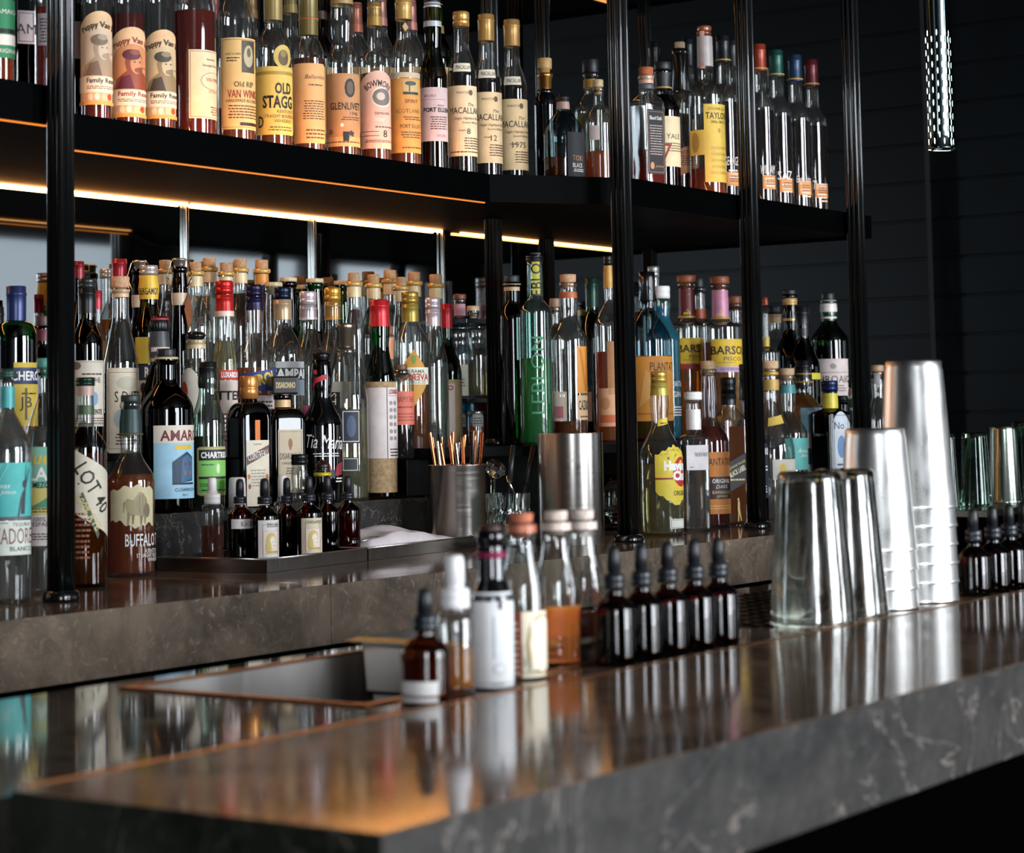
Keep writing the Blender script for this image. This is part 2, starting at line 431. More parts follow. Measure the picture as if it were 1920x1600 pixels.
# south wall with its windows
bm = newbm(); xs = [-5] + [v for w_ in WINDOWS for v in w_[:2]] + [13.4]
for i in range(0, len(xs), 2): box(bm, xs[i], YS-.2, 0, xs[i+1], YS, 3.3)
for x0, x1, z0, z1, e in WINDOWS:
    box(bm, x0, YS-.2, 0, x1, YS, z0); box(bm, x0, YS-.2, z1, x1, YS, 3.3)
S('wall_south', bm, WALL)
for i, (x0, x1, z0, z1, e) in enumerate(WINDOWS):
    fr = newbm()
    for a, b in ((x0, x0+.05), (x1-.05, x1)): box(fr, a, YS-.14, z0, b, YS-.02, z1)
    box(fr, x0, YS-.14, z0, x1, YS-.02, z0+.05); box(fr, x0, YS-.14, z1-.05, x1, YS-.02, z1)
    f = S('window_%d' % (i+1), fr, BLACK_METAL)
    pn = newbm(); vs = [pn.verts.new(p) for p in ((x0, YS-.1, z0), (x1, YS-.1, z0), (x1, YS-.1, z1), (x0, YS-.1, z1))]; pn.faces.new(vs)
    p = obj('pane', pn, emit('#e6edf5', e)); p.parent = f
# ---------------------------------------------------------------- back counter, step
bm = newbm()
box(bm, .6, 1.93, ZC-.083, 3.334, 2.74, ZC, .0015)
box(bm, 2.352, 1.93, ZC-.083, 6.0, 2.74, ZC, .0015) if False else None
bc = empty('back_counter', (1.0, 1.93, 0))
tag(bc, 'long dark brown stone counter under the bottle shelves', 'counter')
def child(name, bm, mat, par, **k):
    o = obj(name, bm, mat, **k); o.parent = par; o.location = Vector(o.location) - par.location; return o
def slab(x0, y0, z0, x1, y1, z1, par, name='stone_slab', face=STONE_FACE, top=STONE_TOP, ends=None):
    b = newbm(); box(b, x0, y0, z0, x1, y1, z1, .0012)
    b.faces.ensure_lookup_table(); b.normal_update()
    for f in b.faces: f.material_index = 0 if f.normal.z > .7 else 1
    return child(name, b, [top, face], par)
bm.free()
slab(.6, 1.93, ZC-.083, 2.3525, 2.73, ZC, bc)
slab(2.3535, 1.93, ZC-.083, 6.0, 2.73, ZC, bc)
bm = newbm(); box(bm, .62, 2.02, 0, 6.0, 2.73, ZC-.0835); child('cabinet', bm, BLACK_MATTE, bc)
st = empty('stone_step', (2.3, 2.40, ZC)); tag(st, 'low stone step raising the bottles behind the metal tray', 'step')
slab(2.12, 2.405, ZC+.0002, 3.22, 2.703, HC-.132, st, 'stone_block', STONE_DARK)
# risers behind
T2Z, T3Z, RZ = HC-.05, HC+.03, HC-.043
def thingbox(name, lab, cat, boxes, mat, bev=.002, **k):
    b = newbm()
    for q in boxes: box(b, *q, bev)
    o = obj(name, b, mat); tag(o, lab, cat, **k); return o
thingbox('riser_shelf', 'black riser carrying the middle row of bottles behind the step', 'riser', [(2.13, 2.505, HC-.1315, 3.2, 2.619, T2Z)], BLACK_SHELF)
thingbox('riser_shelf', 'taller black riser under the cork-topped bottles at the mirror', 'riser', [(2.13, 2.6205, HC-.1315, 3.2, 2.703, T3Z)], BLACK_SHELF)
thingbox('riser_shelf', 'black raised shelf board in the right bays above the counter', 'shelf',
    [(3.52, 2.318, RZ-.02, 5.2, 2.70, RZ), (3.6, 2.6, ZC+.0005, 5.2, 2.70, RZ-.02), (3.26, 2.40, RZ-.02, 3.52, 2.70, RZ)], BLACK_SHELF)
thingbox('riser_shelf', 'black raised shelf board behind the left post', 'shelf',
    [(1.3, 2.32, HC-.09, 2.05, 2.70, HC-.07), (1.3, 2.32, ZC+.0005, 1.34, 2.7, HC-.09), (2.0, 2.32, ZC+.0005, 2.05, 2.7, HC-.09)], BLACK_SHELF)
# ---------------------------------------------------------------- mirrors
MIRROR = plain('#8d9497', .035, 1)
for i, (x0, x1, lab) in enumerate(((.9, 2.896, 'dark mirror panel behind the bottles, left of the first joint'), (2.904, 3.256, 'mirror panel behind the corked bottles, second from the left'),
        (3.264, 3.676, 'mirror panel ending beside the fluted black post'), (3.69, 6.2, 'wide dark mirror panel behind the right bays'))):
    b = newbm(); box(b, x0, 2.712, ZC+.001, x1, 2.722, 2.9, .0006)
    tag(obj('bar_mirror', b, MIRROR), lab, 'mirror')
for x, lab in ((2.9, 'thin bright vertical joint strip between the left mirror panels'), (3.26, 'thin vertical joint strip in the middle of the mirror'), (3.683, 'bright vertical edge strip of the mirror beside the post')):
    b = newbm(); box(b, x-.0035, 2.704, ZC+.001, x+.0035, 2.7235, 2.9, .0005)
    tag(obj('mirror_strip', b, plain('#9a9a96', .2, 1)), lab, 'strip')
# ---------------------------------------------------------------- shelving
def post(x, y, lab, z0=ZC, z1=3.0, r=.0125):
    root = empty('shelf_post', (x, y, z0)); tag(root, lab, 'post', 'fluted black posts of the bottle shelving')
    b = newbm(); h = z1 - z0
    lathe(b, [(0, 0), (r, 0), (r, h), (0, h)], 48, lambda t, rr, z: rr*(1 + .10*math.cos(6*t)))
    for k in range(4):
        a = PI/4 + k*PI/2
        lathe(b, [(0, 0), (.0052, 0), (.0052, h), (0, h)], 12, None, (math.cos(a)*r*1.02, math.sin(a)*r*1.02, 0))
    obj('shaft', b, BLACK_METAL, root, smooth=True)
    b = newbm()
    lathe(b, [(0, 0), (r*1.75, 0), (r*1.85, .003), (r*1.75, .010), (r*1.55, .013), (r*1.3, .014)], 32, lambda t, rr, z: rr*(1+.05*math.cos(4*(t-PI/4))))
    obj('base_collar', b, BLACK_METAL, root, smooth=True)
PF = [(at(114, 600, 2.078).x, 2.078), (at(1168, 500, 2.076).x, 2.076), (at(1407, 500, 2.076).x, 2.076), (at(1607, 500, 2.076).x, 2.076)]   # front posts
for q in ((*PF[0], 'thick fluted black post at the left, standing near the counter edge'), (*PF[1], 'fluted black post in front, right of the tall steel cylinder', ZC, 3.0, .0145), (*PF[2], 'second fluted post of the right bays', ZC, 3.0, .0145),
        (*PF[3], 'rightmost fluted post at the end of the shelves', ZC, 3.0, .0150), (3.56, 2.49, 'fluted post behind the straws, set back in the shelf corner', RZ+.0003), (2.085, 2.675, 'rear fluted post behind the left post'),
        (4.47, 2.67, 'slim rear post at the right end of the shelves', RZ+.0003), (4.03, 2.675, 'rear post behind the second front post', RZ+.0003)): post(*q)
OUTS = [(1.2, 2.1125), (2.0055, 2.1125), (2.1635, 2.2695), (3.2195, 2.2695), (3.4545, 2.1125), (4.4755, 2.1125), (4.4755, 2.71), (1.2, 2.71)]
OUT = [(1.2, 2.098), (2.012, 2.098), (2.17, 2.255), (3.215, 2.255), (3.45, 2.098), (4.49, 2.098), (4.49, 2.71), (1.2, 2.71)]
INN = [(1.2, 2.112), (2.006, 2.112), (2.164, 2.269), (3.219, 2.269), (3.454, 2.112), (4.476, 2.112)]
FASCIA = plain('#010202', .5, spec=.02)
for zt, lab in ((ZS, 'black bottle shelf with warm light strips running through all bays'), (ZS+.60, 'upper black shelf above the whisky bottles, lit beneath')):
    unit = empty('display_shelf', (2.0, 2.1, zt)); tag(unit, lab, 'shelf')
    b = newbm(); prism(b, OUTS, zt-.008, zt); child('shelf_board', b, BLACK_SHELF, unit)
    b = newbm(); prism(b, OUTS, zt-.040, zt-.036); child('soffit', b, plain('#020202', .6, spec=.05), unit)
    b = newbm(); f = OUT[:6]; lp = .004
    for (a, c), (a2, c2) in zip(zip(f, f[1:]), zip(INN, INN[1:])): prism(b, [a, c, c2, a2], zt-.047, zt+lp)
    prism(b, [(4.49, 2.098), (4.49, 2.71), (4.476, 2.71), (4.476, 2.112)], zt-.047, zt+lp)
    child('fascia', b, FASCIA, unit)
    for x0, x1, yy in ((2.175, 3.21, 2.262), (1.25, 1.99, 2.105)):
        b = newbm(); box(b, x0, yy, zt-.0492, x1, yy+.004, zt-.0471); child('lip_glow', b, emit('#d87a30', 1.3), unit)  # glow of the warm-lit fascia lip, put in as dim emission
    LP = LED_POWER if zt == ZS else LED_POWER*.3
    for x0, x1, yy, z0, z1, s in ((2.18, 3.205, 2.2765, .0435, .0405, LP*.05), (1.3, 2.895, 2.700, .0455, .0405, LP), (2.905, 3.67, 2.700, .0455, .0405, LP), (3.74, 4.40, 2.700, .0455, .0405, LP*.3)):
        b = newbm(); box(b, x0, yy-.003, zt-z0, x1, yy+.003, zt-z1); child('light_strip', b, emit('#ffab5e', s), unit)
    if zt == ZS:
        for pts, s in ((((2.18, 2.273), (3.21, 2.273)), UPLIGHT), (((3.52, 2.116), (4.45, 2.116)), UPLIGHT*.35), (((1.3, 2.116), (1.98, 2.116)), UPLIGHT*.3)):
            b = newbm(); box(b, pts[0][0], pts[0][1]-.0025, zt+.0002, pts[1][0], pts[1][1]+.0025, zt+.0022); child('light_strip', b, emit('#ff9a4a', s), unit)
# small rack of glass shelves in the corner behind the fluted post
rk = empty('corner_rack', (3.70, 2.66, RZ)); tag(rk, 'small black two-board rack in the corner behind the fluted post', 'rack')
for dz in (.216, .05):
    b = newbm(); box(b, 3.665, 2.635, HC+dz-.006, 3.985, 2.70, HC+dz+.004, .001); child('rack_board', b, BLACK_METAL, rk)
for x in (3.668, 3.972):
    b = newbm(); box(b, x, 2.68, RZ, x+.01, 2.69, HC+.3); child('rack_upright', b, BLACK_METAL, rk)
# ---------------------------------------------------------------- bar in front
bar = empty('bar_counter', (.9, .706, 0)); tag(bar, 'dark stone bar counter with a brass edged inner top in front', 'bar')
def face_slab(b):
    b.normal_update()
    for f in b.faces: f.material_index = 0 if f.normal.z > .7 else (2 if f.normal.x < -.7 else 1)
b = newbm(); box(b, .900, .706, ZB-.076, 6.2, .983, ZB, .0015); face_slab(b)
child('stone_top', b, [STONE_TOP, STONE_DARK, stone('shaded_green_stone', '#23261f', .5, .3, .3, .2)], bar)  # end face: its shade is put into a darker copy of the stone
b = newbm(); box(b, .915, .9832, ZB-.02, 6.2, .9895, ZB+.0006, .0004); child('brass_edge', b, BRASS, bar)
b = newbm(); box(b, 1.0, .93, 0, 6.2, .98, ZB-.0765); child('bar_front', b, BLACK_MATTE, bar)
WZ = ZB-.004
b = newbm()
for q in ((.5, .99, WZ-.05, 1.325, 1.345, WZ), (1.325, .99, WZ-.05, 6.2, 1.055, WZ), (1.325, 1.303, WZ-.05, 6.2, 1.345, WZ), (1.86, 1.055, WZ-.05, 6.2, 1.303, WZ)): box(b, *q)
face_slab(b)
WORK = stone('polished_work_stone', '#6b5a4c', .05, .2, 0)
child('work_top', b, [WORK, STONE_DARK, STONE_DARK], bar)
b = newbm()   # well rim
for q in ((1.318, 1.048, WZ+.0002, 1.86, 1.055, WZ+.002), (1.318, 1.303, WZ+.0002, 1.86, 1.309, WZ+.002), (1.318, 1.055, WZ+.0002, 1.325, 1.303, WZ+.002), (1.853, 1.055, WZ+.0002, 1.86, 1.303, WZ+.002)): box(b, *q)
child('well_rim', b, BRASS, bar)
b = newbm()
for q in ((1.325, 1.301, WZ-.22, 1.86, 1.303, WZ), (1.325, 1.055, WZ-.22, 1.86, 1.057, WZ), (1.325, 1.057, WZ-.22, 1.327, 1.301, WZ), (1.858, 1.057, WZ-.22, 1.86, 1.301, WZ), (1.325, 1.055, WZ-.222, 1.86, 1.303, WZ-.22)): box(b, *q)
child('well_basin', b, brushed('#b5b1ac', .5, (200, 4, 4)), bar)
b = newbm(); box(b, .55, 1.1, 0, 1.3, 1.34, WZ-.051); box(b, 1.9, 1.1, 0, 6.1, 1.34, WZ-.051); child('under_cabinet', b, BLACK_MATTE, bar)
# drip mat of pierced metal right of the well
b = newbm()
for i in range(26):
    for j in range(9):
        x = 2.0 + i*.022; y = 1.075 + j*.025
        box(b, x, y, WZ+.0005, x+.012, y+.006, WZ+.003)
        box(b, x+.014, y-.009, WZ+.0005, x+.018, y+.016, WZ+.0022)
tag(obj('drip_mat', b, plain('#241d1a', .25, .6)), 'dark textured drip mat on the work top behind the pint glasses', 'mat')
# ================================================================ BOTTLES
ROWS = {   # depth of the row, height it stands at, phrase its members share
 'U': (2.325, ZS, 'whisky bottles along the recessed upper shelf'), 'U2': (2.415, ZS, 'whisky bottles in the second row of the upper shelf'),
 'UL': (2.165, ZS, 'bottles on the upper shelf left of the post'), 'UR': (2.17, ZS, 'bottles on the upper shelf of the right bays'), 'UR2': (2.27, ZS, 'second row bottles on the upper right shelf'),
 'C': (2.20, ZC, 'bottles standing on the stone back counter'), 'S1': (2.455, HC-.132, 'liqueur bottles along the stone step'),
 'S2': (2.55, T2Z, 'bottles on the middle riser'), 'S3': (2.65, T3Z, 'cork-topped bottles in front of the mirror'),
 'R1': (2.285, RZ, 'bottles on the raised shelf of the right bays'), 'R2': (2.375, RZ, 'bottles on the raised shelf of the right bays'), 'R3': (2.47, RZ, 'bottles on the raised shelf of the right bays'),
 'L2': (2.40, HC-.07, 'bottles on the raised board left of the post'),
 'T': (2.36, ZC+.004, 'small bottles standing in the steel tray'), 'F': (1.02, WZ, 'bitters bottles along the brass edge'),
}
GL = {'clear': ('#eef0ee', '#8f8f8a'), 'smoke': ('#c9cccb', '#55595a'), 'green': ('#2f8a4c', '#06351a'), 'dkgreen': ('#24391d', '#050d06'), 'olive': ('#6a6a22', '#1e2008'),
      'amber': ('#8a3d0a', '#1c0903'), 'brown': ('#4a1d0a', '#0c0503'), 'lightbrown': ('#a87422', '#241503'), 'blue': ('#6fc8ea', '#1f86b8'), 'navy': ('#16243a', '#05080f'), 'black': ('#050507', '#020203'),
      'pale': ('#dcebe4', '#6d8a7c'), 'aqua': ('#bfe3dc', '#4f8f86'), 'tint': ('#bcd0d6', '#5f7c86')}
LQ = {'water': '#f6f8f6', 'gold': '#e8a648', 'amber': '#c8641c', 'red': '#a8210c', 'dark': '#4a1608', 'whisky': '#b5601d', 'pale': '#e7cf9a', 'green': '#5fca78', 'chart': '#7f9a3a',
      'rose': '#e79a86', 'orange': '#e98a3a', 'straw': '#efebc4', 'black': '#120604', 'brownpink': '#a8583a'}
NB = {'n': 0}
QUEUE = []
def B(*a, **k): QUEUE.append((a, k))
def make_bottle(name, lab, row, cx, wpx, ytop, ysh, ynk, wn, gl, lq, yl, caps, labels=(), Y=None, z=None, sq=0, rot=20, sh='r', cat='bottle', group=None, cut=0, seg=36, solid=False, extra=None):
    Yr, zr, gr = ROWS[row]
    Y = Y or Yr; z = zr if z is None else z
    p0 = at(cx, (ytop + ysh)/2, Y); base = Vector((p0.x, Y, z)); d = depth(Vector((p0.x, Y, z+.1)))
    px = lambda v: v * d / FPX
    Rw = px(wpx)/2; rn = px(wn)/2
    def zp(y, fwd=0):
        q = at(cx, y, Y).z
        return HC + (q - HC)*(d - fwd)/d - z
    rho = math.radians(rot) if sq else 0
    R = Rw/((math.cos(abs(rho)) + math.sin(abs(rho)))*.95) if sq else Rw
    az = math.atan2(-base.y, -base.x)
    root = empty(name, base, az + rho)
    tag(root, lab, cat, group or gr)
    zt, zb, zn = zp(ytop), zp(ysh), zp(ynk)
    low = [zp(c[2]) for c in caps if c[0] in ('sleeve', 'band', 'screw', 'collar', 'crown') and zp(c[2]) > zb*.9]
    if low: zn = min(zn, min(low) - .001); zb = min(zb, zn - .012)
    zb = max(zb, .012); zn = max(zn, zb + .004)
    capb = {'cork': 1, 'tcork': 1, 'dome': 1, 'box': 1, 'flare': 1}
    if caps:
        c0 = caps[0]; ci = zp(c0[2]); gtop = ci if c0[0] in capb else zt - .003
        gtop = max(gtop, zn + .004)
    else: gtop = zt
    prof = [(0, .004), (R*.55, .003), (R*.88, .0), (R*.96, .001), (R, .006), (R, (zb)*.5), (R, zb - .004)]
    n = 9
    for i in range(n+1):
        t = 1 - i/n
        if sh == 'r': f = math.sin(PI/2*t)**1.2
        elif sh == 'f': f = math.sin(PI/2*t)**.7
        elif sh == 's': f = (1-math.cos(PI*t))/2
        else: f = t
        # dome shoulders rise fast near the body then flow into the neck
        prof.append((rn + (R-rn)*f, zb + (zn-zb)*(i/n) if sh != 'f' else zb + (zn-zb)*math.sin(PI/2*i/n)))
    m = 6
    for i in range(1, m+1):
        t = i/m; bl = (1 + .16*math.sin(PI*min(1, t*1.15))) if sh == 's' else 1
        prof.append((rn*bl*(1-.06*t), zn + (gtop-zn)*t))
    open_top = bool(caps) and caps[0][0] in capb
    if open_top or not caps:
        prof = prof[:-1] + [(rn*.98, gtop-.010), (rn*1.10, gtop-.008), (rn*1.12, gtop-.003), (rn*1.04, gtop), (rn*.75, gtop)]
    else: prof.append((0, gtop))
    def rz_(zz, pf=prof):
        for (r0, a), (r1, b_) in zip(pf, pf[1:]):
            if a <= zz <= b_ and b_ > a: return r0 + (r1-r0)*(zz-a)/(b_-a)
        return rn
    def mod(t, r, zz):
        if not sq or r < 1e-5: return r
        s_ = max(0, min(1, (r - rn)/(R - rn + 1e-6))) if zz > .02 else min(1, r/R)
        q = (abs(math.cos(t))**sq + abs(math.sin(t))**sq)**(-1/sq)
        return r*(1 + (q-1)*s_**.6)
    def modcut(t, r, zz):
        q = mod(t, r, zz)
        if cut and r > rn*1.2 and zz < zb: q *= 1 - .035*cut*abs(math.sin(10*t))*(.5+.5*abs(math.sin(zz*420)))
        return q
    sg = 56 if sq else seg
    if cut: sg = 80; prof = prof[:5] + [(R, .006 + (zb-.012)*i/40) for i in range(1, 41)] + prof[7:]
    b = newbm(); lathe(b, prof, sg, modcut if cut else mod)
    g = GL[gl]
    obj('glass_body', b, plain(g[0], .06, 0, coat=.6) if gl == 'black' else glass(g[0], g[1], 1.2 if gl in ('clear', 'pale') else .6 if gl in ('amber', 'brown', 'lightbrown', 'dkgreen', 'navy') else .9), root, smooth=True)
    if lq and yl is not None and gl != 'black':
        zl = min(zp(yl), gtop - .012)
        if zl > .012:
            q = [(0, .0075), (R*.5, .007), (R*.9, .006)] ; pts = [.009]
            pts += [a for r_, a in prof if .012 < a < zl - .001] + [zl]
            for a in sorted(set(pts)): q.append((max(.002, rz_(a) - .0018), a))
            q.append((0, zl))
            lb = newbm(); lathe(lb, q, sg, mod)
            obj('liquid', lb, liquid(LQ.get(lq, lq)), root, smooth=True)
    for c in caps:
        ctype, y0, y1, cw, cc = c[:5]; z0, z1 = zp(y1), zp(y0); r = px(cw)/2; h = z1 - z0; b = newbm(); nm = 'cap'; sm = True
        if ctype in ('cork', 'tcork'):
            nm = 'cork'
            if ctype == 'cork': lathe(b, [(0, z0-.012), (rn*.7, z0-.012), (rn*.74, z0), (r*.9, z0+.0002), (r*.97, z0+.002), (r, z1-.0015), (r*.94, z1), (0, z1)], 24)
            else: lathe(b, [(0, z0-.014), (rn*.7, z0-.014), (rn*.74, z0), (r*.96, z0+.0002), (r, z0+.0015), (r, z1-.002), (r*.95, z1), (0, z1)], 28)
            mt = plain(cc, .75 if ctype == 'cork' else .45, 0, .25, 220)
        elif ctype == 'screw':
            lathe(b, [(0, z0), (r, z0), (r, z0+h*.42), (r*.965, z0+h*.45), (r*.965, z0+h*.5), (r, z0+h*.53), (r, z1-.0022), (r*.93, z1), (0, z1)], 60,
                  lambda t, rr, zz: rr*(1 + (.018*math.cos(30*t) if zz > z0 + h*.5 and zz < z1-.001 and rr > r*.98 else 0)))
            mt = plain(cc, .3, .55 if cc not in ('#eceae6', '#e9e1e2', '#f2efec') else 0)
        elif ctype == 'sleeve':
            nm = 'capsule'; rb = max(r, rz_(z0)+.0006)
            lathe(b, [(rb, z0), (rb*.99, z0+.002), (rb + (r-rb)*.6, z0+h*.4), (r, z0+h*.72), (r*1.06, z0+h*.75), (r*1.06, z0+h*.79), (r, z0+h*.82), (r, z1-.0015), (r*.93, z1), (0, z1)], 32)
            mt = plain(cc, .32, .35)
        elif ctype == 'band':
            nm = 'neck_band'; lathe(b, [(rz_(z0)+.0005, z0), (rz_(z0+h/2)+.0007, z0+h*.5), (rz_(z1)+.0005, z1)], 32); mt = plain(cc, .45, .1, .12, 50)
        elif ctype == 'wax':
            nm = 'wax_seal'
            lathe(b, [(rz_(z0)+.001, z0), (rz_(z0)+.0022, z0+.003), (r*.98, z0+h*.5), (r*1.08, z0+h*.7), (r, z0+h*.8), (r*1.02, z1-.003), (r*.85, z1), (0, z1)], 40, lambda t, rr, zz: rr*(1+.03*math.sin(5*t+zz*300)))
            mt = plain(cc, .22, 0, coat=.4)
        elif ctype == 'crown':
            nm = 'crown_cap'; lathe(b, [(r, z0), (r*1.06, z0+.001), (r*.98, z1-.002), (r*.85, z1), (0, z1)], 84, lambda t, rr, zz: rr*(1+.04*math.cos(21*t)) if zz < z1-.001 else rr); mt = plain(cc, .25, .4)
        elif ctype == 'dome':
            nm = 'stopper'; lathe(b, [(0, z0-.01), (rn*.72, z0-.01), (rn*.75, z0), (r*.8, z0), (r, z0+h*.35), (r*.97, z0+h*.6), (r*.75, z0+h*.88), (r*.35, z1), (0, z1)], 28); mt = plain(cc, .2)
        elif ctype == 'box':
            nm = 'block_cap'; box(b, -r*.75, -r*.75, z0, r*.75, r*.75, z1, .003); mt = plain(cc, .3); sm = False
        elif ctype == 'flare':
            nm = 'metal_cap'; lathe(b, [(0, z0), (r*.72, z0), (r*.72, z0+h*.12), (r*.78, z0+h*.15), (r*.86, z0+h*.75), (r, z0+h*.82), (r, z1-.002), (r*.93, z1), (0, z1)], 40, lambda t, rr, zz: rr*(1+.02*math.cos(9*t))); mt = plain(cc, .28, .9)
        elif ctype == 'bulb':
            nm = 'dropper_bulb'; lathe(b, [(0, z0), (r, z0), (r*.98, z0+h*.5), (r*.93, z0+h*.78), (r*.72, z0+h*.94), (r*.35, z1), (0, z1)], 24); mt = BLACK_RUBBER
        elif ctype == 'collar':
            lathe(b, [(0, z0), (r, z0), (r, z0+h*.3), (r*.93, z0+h*.34), (r, z0+h*.38), (r, z0+h*.7), (r*.9, z0+h*.76), (r*.62, z0+h*.8), (r*.6, z1), (0, z1)], 48, lambda t, rr, zz: rr*(1+.012*math.cos(24*t))); mt = plain(cc, .35)
        elif ctype == 'nozzle':
            nm = 'spray_head'; lathe(b, [(0, z0), (r, z0), (r*.97, z0+h*.7), (r*.9, z1-.002), (r*.7, z1), (0, z1)], 28); mt = plain(cc, .4)
        elif ctype == 'ring':
            nm = 'neck_ring'; q = (rz_((z0+z1)/2)) + .0006; lathe(b, [(q, z0), (q+px(cw)*.02+.0012, z0+h*.3), (q+px(cw)*.02+.0012, z0+h*.7), (q, z1)], 32); mt = plain(cc, .35, .3)
        elif ctype == 'tag':     # paper tag hanging from the neck, lying on the shoulder; cw = side offset
            nm = 'hang_tag'; a = math.radians(c[5]); hw = px(cw)/2; rr = rz_(z0) + .003; rr1 = rz_(z1) + .003
            u = Vector((math.cos(a), math.sin(a), 0)); v = Vector((-math.sin(a), math.cos(a), 0))
            pts = [u*rr1 + Vector((0, 0, z1)), u*(rr1+rr)/2 + v*hw + Vector((0, 0, z0+h*.45)), u*rr + Vector((0, 0, z0)), u*(rr1+rr)/2 - v*hw + Vector((0, 0, z0+h*.55))]
            f = [b.verts.new(p) for p in pts]; g2 = [b.verts.new(p + u*.0008) for p in pts]
            b.faces.new(f[::-1]); b.faces.new(g2)
            for i in range(4): b.faces.new((f[i], f[(i+1) % 4], g2[(i+1) % 4], g2[i]))
            mt = plain(cc, .7, 0, .15, 80); sm = False
        elif ctype == 'bail':
            nm = 'wire_bail'; s = .0011
            for sgn in (-1, 1):
                path_tube(b, [(0, sgn*rn*.75, z1), (0, sgn*rn*1.15, z1-h*.05), (0, sgn*rn*1.75, z0+h*.45), (0, sgn*rn*1.55, z0+h*.25), (0, sgn*rn*1.15, z0+h*.12)], s)
                path_tube(b, [(0, sgn*rn*1.62, z0+h*.4), (rn*.5, sgn*rn*1.0, z0+h*.05), (rn*1.12, 0, z0), (rn*.5, -sgn*rn*1.0, z0+h*.05)], s)
            mt = plain('#b8b4ae', .2, 1)
        o = obj(nm, b, mt, root, smooth=sm)
        if ctype == 'box':
            o.rotation_euler = (0, 0, math.radians(c[5]) - rho if len(c) > 5 else 0)
    for L in labels:
        y0, y1, x0, x1, colr, shape, items = L[:7]
        if sq:
            frac = x0; t0, t1 = -frac, frac; q0 = R
            z1_, z0_ = zp(y0, R), max(.002, zp(y1, R))
            if abs(x1) > 1: pass
            surf = (lambda t, zz, e, R=R: (R + e + .0003, t*R, zz))
            I = Ink(surf, t0, t1, z0_, z1_, R)
        else:
            rm = rz_((zp(y0)+zp(y1))/2); cw2 = rm*FPX/d
            t0 = math.asin(max(-1, min(1, (x0-cx)/cw2))) if not isinstance(x0, str) else math.radians(float(x0))
            t1 = t0 + math.radians(float(x1)) if isinstance(x1, str) else math.asin(max(-1, min(1, (x1-cx)/cw2)))
            tm = max(-1.2, min(1.2, t0 + .4)) ; fw = rm*math.cos(min(0.9, abs((t0+min(t1, 1.2))/2)))
            z1_, z0_ = zp(y0, fw), max(.002, zp(y1, fw))
            surf = (lambda t, zz, e: ((rz_(zz)+e)*math.cos(t), (rz_(zz)+e)*math.sin(t), zz))
            I = Ink(surf, t0, t1, z0_, z1_, rm)
        rows = 8 if (z1_ > zb or z0_ > zb) and not sq else 1
        I.e = .0004
        if colr: I.patch(colr, shape, rows)
        for it in items: I.item(it)
        I.done(L[7] if len(L) > 7 else 'label', root)
    if extra: extra(root, dict(R=R, rn=rn, zb=zb, zn=zn, zt=zt, zp=zp, px=px, d=d, rz=rz_))
    return root

